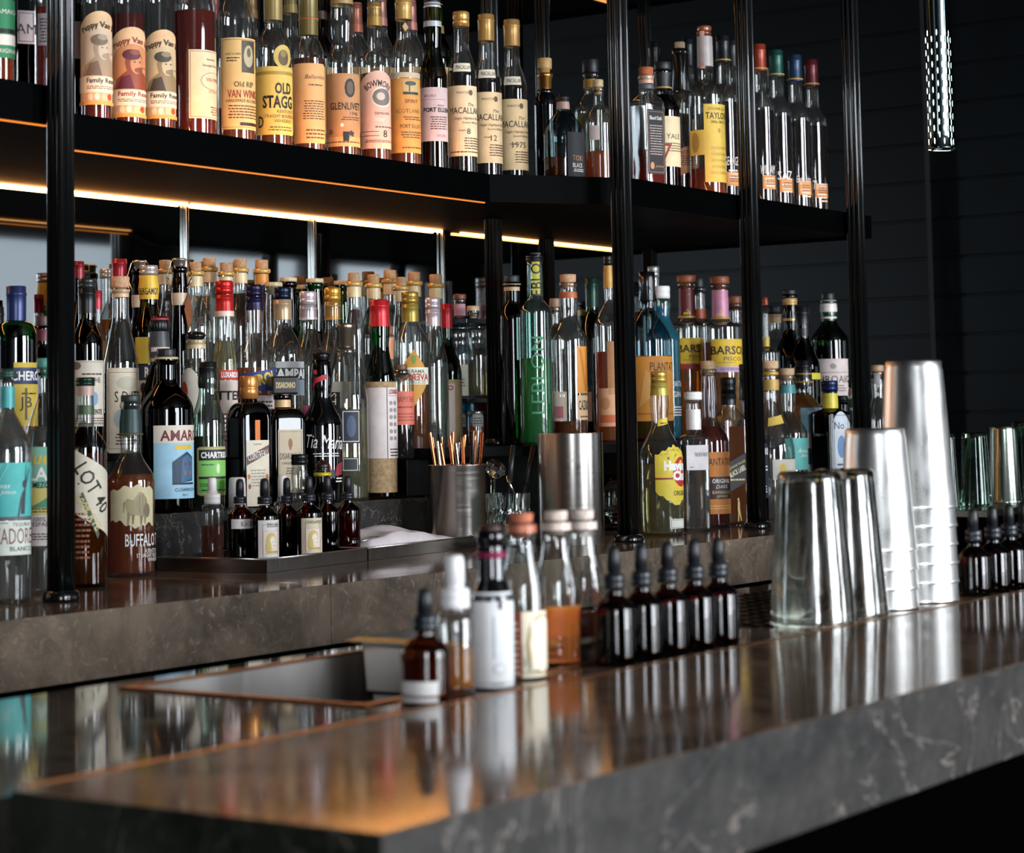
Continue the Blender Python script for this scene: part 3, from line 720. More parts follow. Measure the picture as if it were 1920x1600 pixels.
FRONTS = {'U': (2.276, 2.70), 'U2': (2.276, 2.70), 'UL': (2.12, 2.70), 'UR': (2.12, 2.70), 'UR2': (2.12, 2.70), 'C': (1.95, 2.315), 'S1': (2.406, 2.504), 'S2': (2.506, 2.619), 'S3': (2.621, 2.706), 'R1': (2.32, 2.70), 'R2': (2.32, 2.70), 'R3': (2.32, 2.70), 'L2': (2.325, 2.70), 'T': (2.175, 2.402), 'F': (.992, 1.2)}
LAYER = {'U': 1, 'U2': 1, 'UL': 1, 'UR': 1, 'UR2': 1, 'C': 2, 'T': 2, 'S1': 3, 'S2': 4, 'S3': 5, 'R1': 6, 'R2': 6, 'R3': 6, 'L2': 7, 'F': 8}
def build_bottles():
    """let bottles that would stand inside each other slide apart along their lines of sight, then build them"""
    it = []
    for a, k in QUEUE:
        name, lab, row, cx, w_, yt, ysh = a[:7]
        Y = k.get('Y') or ROWS[row][0]
        it.append(dict(cx=cx, w=w_, y=(yt+ysh)/2, Y=Y, Y0=Y, row=row, sc=1.0, L=LAYER[row], sq=k.get('sq', 0)))
    posts = PF + [ (3.56, 2.49), (2.085, 2.675), (4.47, 2.67), (4.03, 2.675)]
    def pos(o):
        p = at(o['cx'], o['y'], o['Y']); d = depth(p); return p, o['w']/2*d/FPX*o['sc']*(1.0 if not o['sq'] else .98)
    for step in range(260):
        mv = 0
        P = [pos(o) for o in it]
        for i, o in enumerate(it):
            p, r = P[i]
            if o['L'] != 8:
                for qx, qy in posts:
                    dx = math.hypot(p.x-qx, p.y-qy)
                    if dx < r + .023: o['Y'] += .004 if p.y >= qy - .01 else -.004
            for j in range(i+1, len(it)):
                o2 = it[j]
                if o2['L'] != o['L']: continue
                p2, r2 = P[j]; dd = math.hypot(p.x-p2.x, p.y-p2.y); ov = r + r2 + .0012 - dd
                if ov > 0:
                    mv += 1; a_, b_ = (o, o2) if o['Y'] <= o2['Y'] else (o2, o)
                    m = min(.006, ov*.35); a_['Y'] -= m*.6; b_['Y'] += m
                    if step > 110: 
                        for q in (o, o2):
                            if q['sc'] > .86 or step > 200: q['sc'] *= .994
            f, bk = FRONTS[o['row']]
            if o['row'] in ('U', 'U2') and p.x > 3.22: f = max(2.12, 2.276 - (p.x-3.22)*.66)
            if o['row'] == 'R3' and p.x < 3.5: f = 2.402
            if o['row'] == 'C' and p.x < 3.2: bk = 2.40
            o['Y'] = min(max(o['Y'], f + r), bk - r) if bk - f > 2*r else (f + bk)/2
        if not mv: break
    left = 0
    P = [pos(o) for o in it]
    for i in range(len(it)):
        for j in range(i+1, len(it)):
            if it[i]['L'] == it[j]['L'] and P[i][1] + P[j][1] - math.hypot(P[i][0].x-P[j][0].x, P[i][0].y-P[j][0].y) > .001:
                left += 1
    print('bottles', len(it), 'still touching', left, 'shrunk', sorted([(round(o['sc'], 2), o['cx'], o['row']) for o in it if o['sc'] < .9])[:30])
    for (a, k), o in zip(QUEUE, it):
        k = dict(k); k['Y'] = o['Y']; a = list(a); a[4] = a[4]*o['sc']; a[8] = min(a[8], a[4]*.9)
        make_bottle(*a, **k)
PAPER, TAN, CREAM = '#e6c79c', '#dfb07a', '#e9dcc0'
WB = 'whisky_bottle'
GOLD, OLDGOLD = '#b08a4a', '#8f7c4c'
# ---- left of the post
B(WB, 'bottle with green and white label at the far left end of the upper shelf', 'UL', 2, 50, -70, -20, -55, 18, 'clear', 'amber', -10, [('screw', -85, -68, 20, '#2d7a4a')],
  [(-2, 108, -20, '150', '#2f8a5c', 'rect', [('r', 0, .42, 1, .5, 'k'), ('r', 0, .22, 1, .40, 'w'), ('t', 'JAMAICA', .62, .78, .1, 'w'), ('t', 'ORIGINAL', .6, .12, .07, 'w')])])
B(WB, 'dark square bottle with grey framed label beside the green labelled one', 'UL', 45, 50, -60, -5, -40, 18, 'smoke', 'black', 40, [('tcork', -80, -60, 22, '#2a2422')],
  [(20, 82, .7, 0, '#b3a7a8', 'rect', [('b', .06, .06, .001, 'k'), ('t', 'AM', .5, .45, .3, 'k')])], sq=8, rot=10)
B(WB, 'dark red spirit bottle close to the left post on the upper shelf', 'UL', 88, 54, -60, -5, -40, 18, 'clear', 'red', 16, [('screw', -80, -60, 22, '#3a1512')],
  [(25, 85, 70, '120', '#8f7f80', 'rect', [('m', .1, .1, .9, .9, 8, 'k')])], Y=2.19)
B(WB, 'dark slim bottle half hidden directly right of the left post', 'U', 140, 34, -60, 10, -40, 16, 'brown', 'dark', 30, [('screw', -80, -60, 20, '#1c1614')], [(40, 110, 132, '100', '#5f5250', 'rect', [])], Y=2.35)
# ---- recessed shelf, front row
def pappy(lab, cx, y0, y1, liq, yl, tone, ink, red=0, wd=58):
    face = {'a': ('#c8b49a', '#a08d72', '#74604c'), 'r': ('#c98a5a', '#8a4326', '#5a2030'), 'k': ('#c5b28a', '#8a7a58', '#3f3a34')}[tone]
    it = [('o', .50, .56, .46, .25, face[0]), ('p', [(.12, .31), (.90, .31), (.84, .45), (.64, .52), (.40, .52), (.20, .42)], face[1]), ('p', [(.20, .31), (.52, .31), (.44, .47), (.28, .44)], face[2]),
          ('o', .52, .60, .17, .14, face[1]), ('o', .56, .59, .12, .11, face[0]), ('o', .47, .69, .17, .06, face[2]), ('o', .53, .72, .10, .03, face[1]), ('o', .60, .52, .09, .03, face[1]), ('o', .52, .61, .02, .008, face[2]), ('o', .62, .61, .02, .008, face[2]),
          ('r', .60, .545, .84, .551, face[2]), ('r', 0, .13, 1, .30, CREAM), ('t', 'Pappy Van W', .5, .845, .085, ink, {'b': .02, 'arc': .62, 'w': .78}), ('t', 'Family Reserve', .60, .25, .07, ink, {'b': .02, 'w': .74}),
          ('m', .2, .17, .9, .21, 2, 'n'), ('o', .30, .085, .05, .035, '#d8cfae'), ('o', .42, .085, .05, .035, '#d9d6c4'), ('o', .54, .085, .05, .035, '#b9b694'), ('o', .68, .085, .05, .035, '#b5442c'), ('r', 0, .0, 1, .035, '#d39b50')]
    B(WB, lab, 'U', cx, wd, -95, -2, -45, 24, 'clear', liq, yl, [('sleeve', -110, -60, 26, '#8a2a22')], [(y0, y1, cx-wd/2+.5, '195', '#dcb98c', 'arch', it)])
pappy('first of the arched portrait labels right of the left post, pale grey brown picture', 180, 20, 196, 'red', 200, 'a', 'k')
pappy('red spirit bottle whose arched label has a russet picture and red script', 240, 50, 219, 'red', 29, 'r', 'r', wd=62)
pappy('arched portrait label bottle with dark sepia picture next to the red spirit', 299, 55, 222, 'whisky', 180, 'k', 'k')
B(WB, 'wide bottle full of deep red whisky with plain cream square label', 'U', 364, 80, -100, 22, -50, 30, 'clear', 'red', 24, [('sleeve', -120, -60, 32, '#8a2a22')],
  [(93, 222, 353, '120', '#e9cfa4', 'rect', [('b', .03, .02, .0007, 'n'), ('t', 'Kentucky', .55, .86, .04, 'k'), ('t', 'Straight Bourbon', .62, .77, .045, 'k', {'w': .62}), ('o', .62, .55, .36, .13, 'n'), ('o', .62, .55, .35, .125, '#e9cfa4'),
    ('t', 'VAN WINKLE', .64, .57, .055, 'r', {'w': .5}), ('t', '12 Year', .6, .40, .04, 'r'), ('m', .5, .06, .95, .2, 4, 'n')])])
B(WB, 'clear bottle with tall tan label carrying a small engraved portrait and red lettering', 'U', 441, 72, -95, 38, -30, 28, 'clear', 'whisky', 205, [('sleeve', -110, -40, 30, OLDGOLD)],
  [(70, 242, 414, '150', '#dcb876', 'rect', [('b', .03, .02, .0007, 'n'), ('r', .44, .62, .78, .97, '#4d4436'), ('o', .60, .80, .12, .12, '#b5a988'), ('o', .60, .84, .05, .05, '#6a5c48'), ('t', 'AGED 10 YEARS', .27, .82, .025, 'k', {'w': .3}), ('m', .1, .74, .4, .80, 2, 'k'),
    ('t', 'Old RIP', .5, .49, .06, 'k', {'w': .42}), ('t', 'VAN WINKLE', .55, .385, .09, 'r', {'b': .01, 'w': .78}), ('t', 'HANDMADE BOURBON', .5, .31, .035, 'k', {'w': .75}), ('m', .15, .12, .9, .28, 5, 'n'), ('r', .4, .04, .95, .075, 'd')])], sh='s')
B(WB, 'squat yellow labelled bottle with oval deer medallion on its shoulder', 'U', 512, 69, -45, 92, 52, 34, 'clear', 'whisky', 240, [('sleeve', -60, 40, 36, OLDGOLD)],
  [(124, 252, 479, '160', '#d9bb5c', 'round', [('r', 0, .88, 1, .93, '#a8893a'), ('t', 'OLD', .66, .68, .17, 'd', {'b': .03, 'w': .36}), ('t', 'STAGG', .56, .48, .19, 'd', {'b': .03, 'w': .66}), ('t', 'KENTUCKY', .72, .34, .05, 'n', {'w': .4}), ('t', 'STRAIGHT BOURBON', .6, .27, .05, 'n', {'w': .7}),
    ('t', 'WHISKEY', .66, .2, .05, 'n'), ('t', 'D', .19, .19, .17, 'k', {'b': .02, 'sx': .6}), ('m', .35, .06, .9, .14, 2, 'n')]),
   (84, 128, 512, '65', '#c9b05c', 'oval', [('o', .5, .45, .28, .34, '#5a4a28'), ('o', .5, .62, .16, .15, '#8a7440')], 'medallion'),
   (4, 20, 496, '60', None, 'rect', [('t', 'STAGG', .5, .5, .6, 'r')], 'capsule_print')], sh='r')
B(WB, 'plain aged cream label with faded italics below an old brass capsule', 'U', 578, 60, -40, 108, 66, 34, 'clear', 'whisky', 112, [('sleeve', -60, 68, 37, '#6f6236'), ('ring', 34, 40, 36, '#a5653a')],
  [(118, 268, 549, '150', '#dfab6e', 'round', [('t', 'Ballantine', .68, .83, .05, 'n', {'sh': .3}), ('m', .5, .72, .9, .76, 1, 'n'), ('m', .35, .3, .95, .55, 8, 'n'), ('m', .4, .06, .95, .2, 3, 'n')])])
B(WB, 'stained brown label with dark oval seal and chipped holes in it', 'U', 641, 63, -30, 118, 82, 40, 'clear', 'whisky', 264, [('sleeve', -45, 10, 38, '#b79a66')],
  [(137, 274, 610, '160', '#b98a5c', 'round', [('r', 0, 0, 1, .13, '#d9a468'), ('o', .66, .80, .12, .13, 'k'), ('o', .66, .80, .08, .09, '#5a4a3a'), ('t', 'GLENLIVET', .58, .55, .1, 'k', {'b': .01, 'w': .72}), ('t', '1946', .75, .45, .05, 'n'), ('m', .45, .36, .95, .42, 2, 'n'),
    ('o', .48, .29, .035, .025, '#e8e0d8'), ('p', [(.5, .07), (.62, .07), (.64, .2), (.5, .2)], '#14161a'), ('p', [(.62, .16), (.72, .13), (.74, .19), (.66, .22)], '#1d1f24'), ('o', .22, .2, .06, .04, '#7d5a3c'), ('m', .05, .05, .95, .09, 1, 'n')])], sh='s')
B(WB, 'pink label with silver ship oval under arched black lettering', 'U', 702, 57, -20, 122, 96, 28, 'clear', 'whisky', 140, [('sleeve', 5, 50, 26, GOLD)],
  [(132, 278, 674.5, '175', '#e6b8a4', 'arch', [('t', 'BOWMORE', .5, .84, .085, 'k', {'b': .01, 'arc': .42, 'w': .66}), ('o', .58, .66, .25, .13, '#e8dcc4'), ('o', .58, .66, .22, .11, '#77706a'), ('o', .55, .67, .1, .05, '#c9beb0'), ('t', 'DISTILLERY', .6, .45, .03, 'k'),
    ('t', 'Islay', .52, .37, .07, '#f2e6d8', {'b': .02}), ('m', .4, .27, .95, .3, 1, 'k'), ('r', .05, .215, .5, .222, 'n'), ('t', '8', .64, .19, .09, 'k'), ('m', .15, .08, .9, .12, 2, 'n'), ('r', .05, .16, .5, .167, 'n')])], sh='r')
B(WB, 'amber toned label with dark tree picture, gold cap and hanging neck tag', 'U', 757, 58, -12, 120, 70, 28, 'clear', 'whisky', 150, [('sleeve', -2, 38, 32, '#c09a58'), ('tag', 45, 62, 12, '#c9a878', 10)],
  [(135, 145, 729, '160', '#c9b9a0', 'rect', [], 'label'), (146, 286, 729, '165', '#d99c50', 'rect', [('r', .42, .80, .80, .97, '#c9b078'), ('r', .55, .82, .58, .95, '#3f4a44'), ('o', .6, .93, .14, .03, '#4a5248'), ('r', .42, .78, .80, .815, '#2f3834'), ('t', 'SPIRIT', .62, .69, .05, 'n'), ('t', 'SCOTLAND', .55, .56, .055, '#8a6a3c', {'w': .6}),
    ('m', .4, .44, .9, .5, 2, 'n'), ('t', 'PORT ELLEN', .6, .355, .05, 'n', {'w': .5}), ('m', .35, .2, .9, .3, 3, 'n'), ('m', .35, .06, .9, .1, 1, 'n')])], sh='r')
B(WB, 'olive green bottle with pale lilac label and silver and black collar', 'U', 811, 53, -25, 148, 92, 30, 'olive', 'gold', 140, [('sleeve', 2, 52, 31, '#c4c6ca'), ('band', -6, 6, 34, '#16181a')],
  [(163, 264, 785.5, '150', '#cdb6b4', 'rect', [('t', 'BRORA', .4, .84, .05, '#a0586c'), ('r', .15, .77, .9, .775, 'n'), ('t', 'SINGLE', .7, .66, .03, 'k'), ('t', 'PORT ELLEN', .60, .58, .085, 'k', {'b': .03, 'w': .78}), ('m', .4, .22, .92, .48, 6, 'n'), ('t', '54.2%', .7, .1, .05, '#a0586c')])], sh='s')
def mac(lab, cx, yc0, yc1, yn, ysh, y0, y1, num, tonec):
    B(WB, lab, 'U', cx, 54, yc0, ysh, yn, 30, 'clear', 'dark', y0-26, [('sleeve' if num != '8' else 'screw', yc0, yc1, 31, '#b48a4c' if num != '8' else '#c79a52')],
      [(y0, y1, cx-26.5, '185', tonec, 'rect', [('t', 'PRODUCT OF', .44, .90, .03, 'n', {'w': .26}), ('o', .62, .90, .05, .04, '#5a4a3c'), ('t', 'The', .62, .73, .045, 'k', {'sh': .3}), ('t', 'MACALLAN', .50, .645, .09, 'k', {'w': .74}), ('t', 'Single Highland Malt', .55, .53, .045, 'n', {'sh': .4, 'w': .6}), ('t', 'Scotch Whisky', .62, .47, .04, 'n', {'sh': .4, 'w': .4}),
        ('t', 'YEARS', .42, .36, .025, 'n'), ('t', num, .56, .35, .08, 'k'), ('m', .42, .10, .9, .28, 5, 'n')] + ([('p', [(.13, .05), (.17, .05), (.18, .15), (.15, .16)], 'k')] if num != '8' else [('m', .1, .05, .9, .09, 1, 'n')])),
       (y0-42, y0-26, cx-15, '75', '#e8ddc6', 'rect', [('t', 'MACALLAN', .6, .5, .5, 'k', {'w': .85})], 'shoulder_label')], sh='r')
mac('cream label bottle with large number eight and gold screw cap', 865, 23, 50, 92, 142, 160, 292, '8', '#e8cfa6')
mac('cream label bottle with number twelve and gold foil capsule', 912, 28, 78, 106, 156, 172, 305, '12', '#e9cb9c')
mac('cream label bottle dated in the seventies, last before the corner', 960, 38, 88, 120, 168, 185, 318, '1975', '#e6c796')
# ---- second row necks of the recessed shelf
for i, (cx, yt, col, lab) in enumerate(((470, -20, '#7d5a30', 'clear'), (545, -30, '#8a7a4a', 'clear'), (667, 6, '#a8604a', 'clear'), (713, -6, '#a8706a', 'clear'), (769, 2, '#b0706c', 'clear'), (819, 8, '#a58a52', 'green'), (600, -18, '#3a2a20', 'brown'), (400, -20, '#6a2a22', 'clear'))):
    B(WB, ['bottle behind the tan portrait label, brown capsule', 'old gold capsule bottle behind the deer medallion bottle', 'rusty red capsule bottle behind the pink labelled one', 'dusty pink capsule bottle in the second row', 'pink strip capsule bottle behind the olive green one',
        'green bottle with tarnished gold capsule behind the olive green one', 'dark brown bottle in the second row behind the brass capsule', 'maroon capsule bottle behind the deep red whisky'][i], 'U2', cx, 56, yt, 110, 66, 27, lab, 'whisky', 150, [('sleeve', yt, yt+56, 24, col)], [(125, 250, cx-26, '150', '#b8925e', 'rect', [])], sh='r')
# ---- corner bay of the upper shelf
B(WB, 'short dark bottle with gold cork in the shelf corner', 'U2', 1022, 44, 128, 196, 172, 26, 'black', None, None, [('flare', 138, 172, 30, '#a5763c'), ('tcork', 110, 130, 27, '#b8925a')], [], Y=2.32)
B(WB, 'round shouldered half bottle with black side label and dark amber spirit', 'UR', 1056, 78, 186, 252, 206, 24, 'tint', 'whisky', 297, [('collar', 178, 192, 24, '#1a1c1e'), ('band', 192, 206, 24, '#b79a8a')],
  [(248, 332, 1063, '70', '#23262a', 'rect', [('t', 'TOKI', .45, .42, .12, '#b98a5a', {'w': .5}), ('t', 'BLACK', .45, .26, .1, 'w', {'w': .5}), ('m', .2, .12, .8, .2, 2, 'w')])], Y=2.24)
B(WB, 'faceted decanter bottle with gold banded black stopper near the middle post', 'UR2', 1108, 66, 140, 208, 176, 28, 'clear', 'straw', 215, [('tcork', 112, 138, 32, '#15171a'), ('band', 150, 166, 28, '#b08a3a')], [], Y=2.33)
B(WB, 'small bottle of bright orange amber spirit touching the middle post', 'UR', 1122, 54, 160, 232, 196, 20, 'clear', 'orange', 285, [('tcork', 150, 164, 20, '#c9b48a')], [(235, 262, 1104, '45', '#d8c4c0', 'rect', [])], Y=2.2)
# ---- right bays
B(WB, 'square bottle with black framed label and brown cork, red spirit', 'UR', 1212, 68, 145, 196, 176, 28, 'clear', 'red', 283, [('cork', 127, 142, 28, '#a85a32'), ('band', 143, 158, 28, '#c9a088'), ('band', 160, 168, 28, '#5a5a60')],
  [(205, 326, .78, 0, '#17181c', 'rect', [('b', .05, .03, .0007, '#b0835c'), ('t', 'Blood Oath', .5, .87, .06, 'w', {'w': .7, 'b': .01}), ('m', .12, .3, .9, .78, 12, '#a89a90'), ('o', .25, .13, .12, .055, '#b0835c'), ('t', 'Joshua', .65, .12, .05, '#b0835c', {'sh': .4})])], sq=9, rot=38)
B(WB, 'cream labelled whisky with black capped and gold lined neck behind the square bottle', 'UR2', 1243, 60, 120, 208, 176, 30, 'smoke', 'dark', 180, [('tcork', 117, 132, 33, '#16181a'), ('band', 138, 168, 31, '#1b1c1e'), ('ring', 138, 141, 31, '#c9a25a'), ('ring', 164, 167, 31, '#c9a25a')],
  [(218, 312, 1240, '110', '#e0cfa6', 'rect', [('t', 'YALE', .4, .6, .1, 'k'), ('m', .1, .3, .9, .5, 4, 'n'), ('t', '7', .15, .3, .3, 'r')])], Y=2.22)
B(WB, 'clear bottle dipped in dripping black wax with a bare cork', 'UR2', 1276, 62, 92, 205, 170, 30, 'clear', 'dark', 300, [('cork', 80, 95, 20, '#d8bf98'), ('wax', 92, 172, 31, '#0c0d0e')],
  [(262, 330, 1268, '95', '#d9a880', 'tiltup', [('t', 'BOOKER', .45, .68, .1, 'k', {'rot': 8}), ('m', .1, .3, .9, .6, 5, 'n')])], Y=2.24)
B(WB, 'black capsule bottle between the wax dipped and yellow labelled ones', 'UR2', 1291, 54, 75, 200, 150, 22, 'clear', 'dark', 215, [('sleeve', 74, 124, 22, '#16181c')], [], Y=2.34)
B(WB, 'tall yellow labelled bottle sealed with a pink paper strip over its top', 'UR', 1322, 70, 56, 178, 152, 30, 'clear', 'amber', 318, [('screw', 50, 68, 27, '#a86850'), ('band', 70, 126, 28, '#b5aca8')],
  [(195, 341, 1317, '90', '#e0bc50', 'rect', [('t', 'COLONEL E.H.', .5, .94, .035, 'n', {'w': .7}), ('t', 'TAYLOR', .5, .85, .085, 'k', {'b': .01, 'w': .88}), ('t', 'SMALL BATCH', .55, .77, .035, 'k', {'w': .6}), ('o', .55, .66, .06, .03, '#b98a3a'), ('m', .2, .1, .9, .5, 5, '#c9a23e')]),
   (243, 290, 1290, '70', '#d8b24c', 'rect', [('o', .4, .5, .2, .4, '#a8853a')], 'side_label'), (58, 128, 1313, '38', '#d9a898', 'rect', [('r', .2, .05, .8, .3, '#c98070')], 'seal_strip')], Y=2.158)
def btac(lab, cx, yt, capc, y1, t, kw=dict(), cxc=None):
    B(WB, lab, 'UR', cx, 54, yt, yt+118, yt+86, 27, 'clear', 'dark', yt+125, [('sleeve', yt, yt+50, 26, capc), ('ring', yt+44, yt+47, 26, '#c9a25a')],
      [(yt+205, yt+280, cx-4, '80', None, 'rect', [('t', t, .45, .62, .22, 'w', {'w': .8, 'sh': .2 if len(t) > 5 else 0}), ('m', .25, .2, .85, .45, 3, 'w')], 'print'),
       (y1-26, y1, cx+1, '62', '#d99c5c', 'rect', [('b', .04, .08, .0005, 'n'), ('m', .2, .3, .9, .8, 3, 'n')])], **kw)
btac('tall bourbon bottle with black gold lined capsule left of the second post', 1356, 68, '#1b1e22', 348, 'GEORGE', dict(Y=2.215))
btac('tall bourbon bottle with rust red capsule, half hidden by the second post', 1424, 84, '#8a3420', 354, 'WILLIAM', dict(Y=2.165))
btac('tall bourbon bottle with dark green capsule', 1456, 95, '#17463c', 360, 'SAZ', dict(Y=2.175))
btac('tall bourbon bottle with dark blue capsule', 1491, 104, '#1d3450', 365, 'Eagle Rare', dict(Y=2.175))
btac('tall bourbon bottle with maroon capsule, last at the right end', 1522, 113, '#5a1d24', 370, 'Thomas', dict(Y=2.175))
for cx, yt, lab, col in ((1373, 76, 'black capsule bottle behind the second post', '#1b1d20'), (1395, 95, 'black capsule bottle hidden behind the fluted second post', '#232222'), (1434, 118, 'second row bottle with dull black capsule beside the green one', '#141618'), (1228, 80, 'second row bottle with dark cap behind the cork stoppered square one', '#121416')):
    B(WB, lab, 'UR2', cx, 50, yt, yt+115, yt+80, 24, 'clear', 'dark', yt+150, [('sleeve', yt, yt+50, 24, col)], [])
def capprint(root, q):
    c = [o for o in root.children if o.name.startswith('block_cap')][0]
    r = q['px'](66)/2*.75; z0, z1 = q['zp'](740), q['zp'](706)
    I = Ink(lambda t, zz, e: (r + e, t*r, zz), -1, 1, z0, z1, r); I.e = .0004
    I.item(('t', 'DISARONNO', .5, .5, .34, '#d8c08a', {'b': .02, 'w': .74})); I.done('gold_print', c)
# ---------------------------------------------------------------- left end, below
LB, GB, TB, RB = 'liqueur_bottle', 'gin_bottle', 'tequila_bottle', 'rum_bottle'
B(TB, 'tequila bottle at the far left edge with turquoise deer label and cream lower label', 'C', 14, 90, 705, 850, 770, 26, 'clear', 'water', 740, [('collar', 692, 708, 34, '#26433c'), ('band', 725, 765, 28, '#3f9a98')],
  [(868, 976, -28, '140', '#4fb3ae', 'rect', [('p', [(.72, .1), (.80, .1), (.83, .6), (.74, .45)], '#3c3f42'), ('o', .80, .62, .05, .07, '#3c3f42'), ('p', [(.8, .66), (.83, .95), (.84, .95), (.83, .66)], '#3c3f42'), ('p', [(.83, .66), (.9, .9), (.91, .88), (.85, .64)], '#3c3f42'), ('p', [(.66, .05), (.69, .05), (.75, .42), (.72, .4)], '#3c3f42'), ('r', 0, 0, 1, .06, '#5b5f60'), ('t', 'Arenas', .35, .6, .09, 'w', {'sh': .4}), ('t', 'Jalisco', .5, .48, .09, 'w', {'sh': .4})]
    + [('p', [(.05+.0*i, .02), (.06+.11*i, .98), (.075+.11*i, .98)], '#8fd6cf') for i in range(5)]),
   (977, 1042, -28, '140', '#d9ddd0', 'rect', [('t', 'TEQUILA', .75, .88, .12, 'k'), ('t', 'CAZADORES', .55, .55, .46, '#8c5a54', {'w': 1.05}), ('t', 'BLANCO', .75, .18, .13, 'k'), ('r', 0, .92, .5, .94, 'g')], 'lower_label')], Y=2.13)
B('mezcal_bottle', 'mezcal bottle with teal and yellow illustrated label beside the left post', 'C', 84, 80, 690, 845, 740, 26, 'clear', 'water', 800, [('tcork', 672, 690, 30, '#4f8f7c')],
  [(838, 966, 55, '150', '#7fb8a0', 'rect', [('r', 0, 0, 1, .4, '#c9bb6a'), ('t', 'Suenos', .42, .84, .2, 'y', {'b': .02, 'sh': .2}), ('t', 'ALACRAN', .5, .60, .2, 'w', {'b': .02}), ('t', 'MEZCAL', .30, .44, .09, 'k', {'b': .02, 'w': .4}), ('p', [(.02, .1), (.25, .2), (.5, .34), (.8, .12)], '#4f8a6c'), ('m', 0, .04, .6, .12, 2, 'k')]),
   (966, 1024, 55, '150', '#cfc4bf', 'rect', [('t', '100%', .22, .86, .14, 'k'), ('t', 'ESPADIN', .3, .7, .14, 'k'), ('m', .02, .2, .8, .45, 3, 'k')], 'lower_label')], Y=2.205)
B(LB, 'green bottle with navy capsule and yellow label with blue band at the left edge', 'L2', 30, 80, 560, 640, 600, 32, 'green', 'dark', 640, [('sleeve', 537, 602, 38, '#26305c')],
  [(560, 600, 15, '60', None, 'rect', [('o', .5, .6, .2, .22, '#c9694a'), ('r', .1, .08, .9, .14, 'w')], 'capsule_print'), (680, 800, 26, '150', '#c9ab3c', 'rect', [('r', 0, .66, 1, .92, '#1f2e55'), ('t', 'CHEROKEE', .40, .79, .15, 'w', {'b': .02, 'w': .9}), ('t', 'JB', .22, .35, .22, 'k'), ('m', .08, .5, .45, .56, 1, 'k'), ('r', .2, .1, .24, .6, '#4a3c20')])], sh='f')
B(LB, 'maroon capped dark bottle behind the left post', 'L2', 80, 64, 592, 690, 650, 28, 'brown', 'dark', 600, [('tcork', 592, 612, 28, '#4a2a2a'), ('band', 618, 640, 26, '#5a1f2a')], [], Y=2.5)
for cx, lab in ((-8, 'black topped bottle cut by the left edge'),):
    B(LB, lab, 'L2', cx, 60, 560, 700, 650, 28, 'dkgreen', 'dark', 640, [('sleeve', 575, 640, 30, '#15181a')], [], Y=2.5)
# ---------------------------------------------------------------- counter, just right of the post
B(WB, 'rye bottle with dark green cap and cream strip label tilted across its front', 'C', 160, 80, 722, 842, 800, 32, 'smoke', 'whisky', 850, [('screw', 708, 724, 36, '#1d352b'), ('band', 760, 778, 34, '#3d5236'), ('band', 724, 742, 31, '#b79a8c')],
  [(925, 1048, -18, '110', None, 'rect', [('m', .0, .0, .95, .75, 9, '#9a5c3e')], 'glass_print'),
   (840, 1012, 136, '125', '#dcd2bc', 'tiltdn', [('t', 'LOT 40', .48, .56, .17, 'k', {'rot': -58, 'b': .01, 'sx': .8}), ('p', [(.16, .48), (.24, .52), (.60, .06), (.56, 0)], '#4a5a48'), ('t', '100% RYE', .36, .29, .10, '#d8c48a', {'rot': -56, 'sx': .8, 'b': .02}), ('m', .1, .60, .22, .64, 1, 'k')])], Y=2.235)
B(WB, 'round shouldered bourbon bottle with torn-edge cream label showing a bison', 'C', 245, 90, 752, 905, 842, 36, 'clear', 'amber', 890, [('tcork', 741, 754, 36, '#203430'), ('band', 768, 812, 40, '#223a38'), ('ring', 812, 817, 38, '#5c5a3c')],
  [(908, 998, 208, '118', '#cfc39a', 'rag', [('p', [(.34, .62), (.40, .70), (.52, .66), (.64, .84), (.74, .80), (.80, .62), (.84, .44), (.74, .30), (.60, .34), (.46, .34), (.38, .44)], '#a39772'), ('o', .70, .56, .12, .22, '#8c7f5e'), ('o', .80, .44, .08, .15, '#75684a'), ('p', [(.84, .56), (.90, .60), (.91, .68), (.87, .62)], '#d8cfae'),
    ('p', [(.40, .14), (.425, .14), (.46, .38), (.40, .42)], '#8c7f5e'), ('p', [(.50, .16), (.52, .16), (.54, .36), (.49, .36)], '#75684a'), ('p', [(.66, .14), (.685, .14), (.71, .34), (.65, .34)], '#75684a'), ('p', [(.75, .16), (.77, .16), (.79, .34), (.74, .34)], '#8c7f5e'), ('p', [(.33, .62), (.345, .62), (.335, .4), (.325, .4)], '#75684a')]),
   (1000, 1052, 230, '130', None, 'rect', [('t', 'BUFFALO TRACE', .62, .74, .46, 'w', {'b': .01, 'w': 1.15}), ('t', 'KENTUCKY', .68, .34, .14, 'w'), ('t', 'STRAIGHT BOURBON', .6, .18, .14, 'w', {'w': .7}), ('t', 'WHISKEY', .68, .02, .14, 'w')], 'print')], Y=2.33, sh='s')
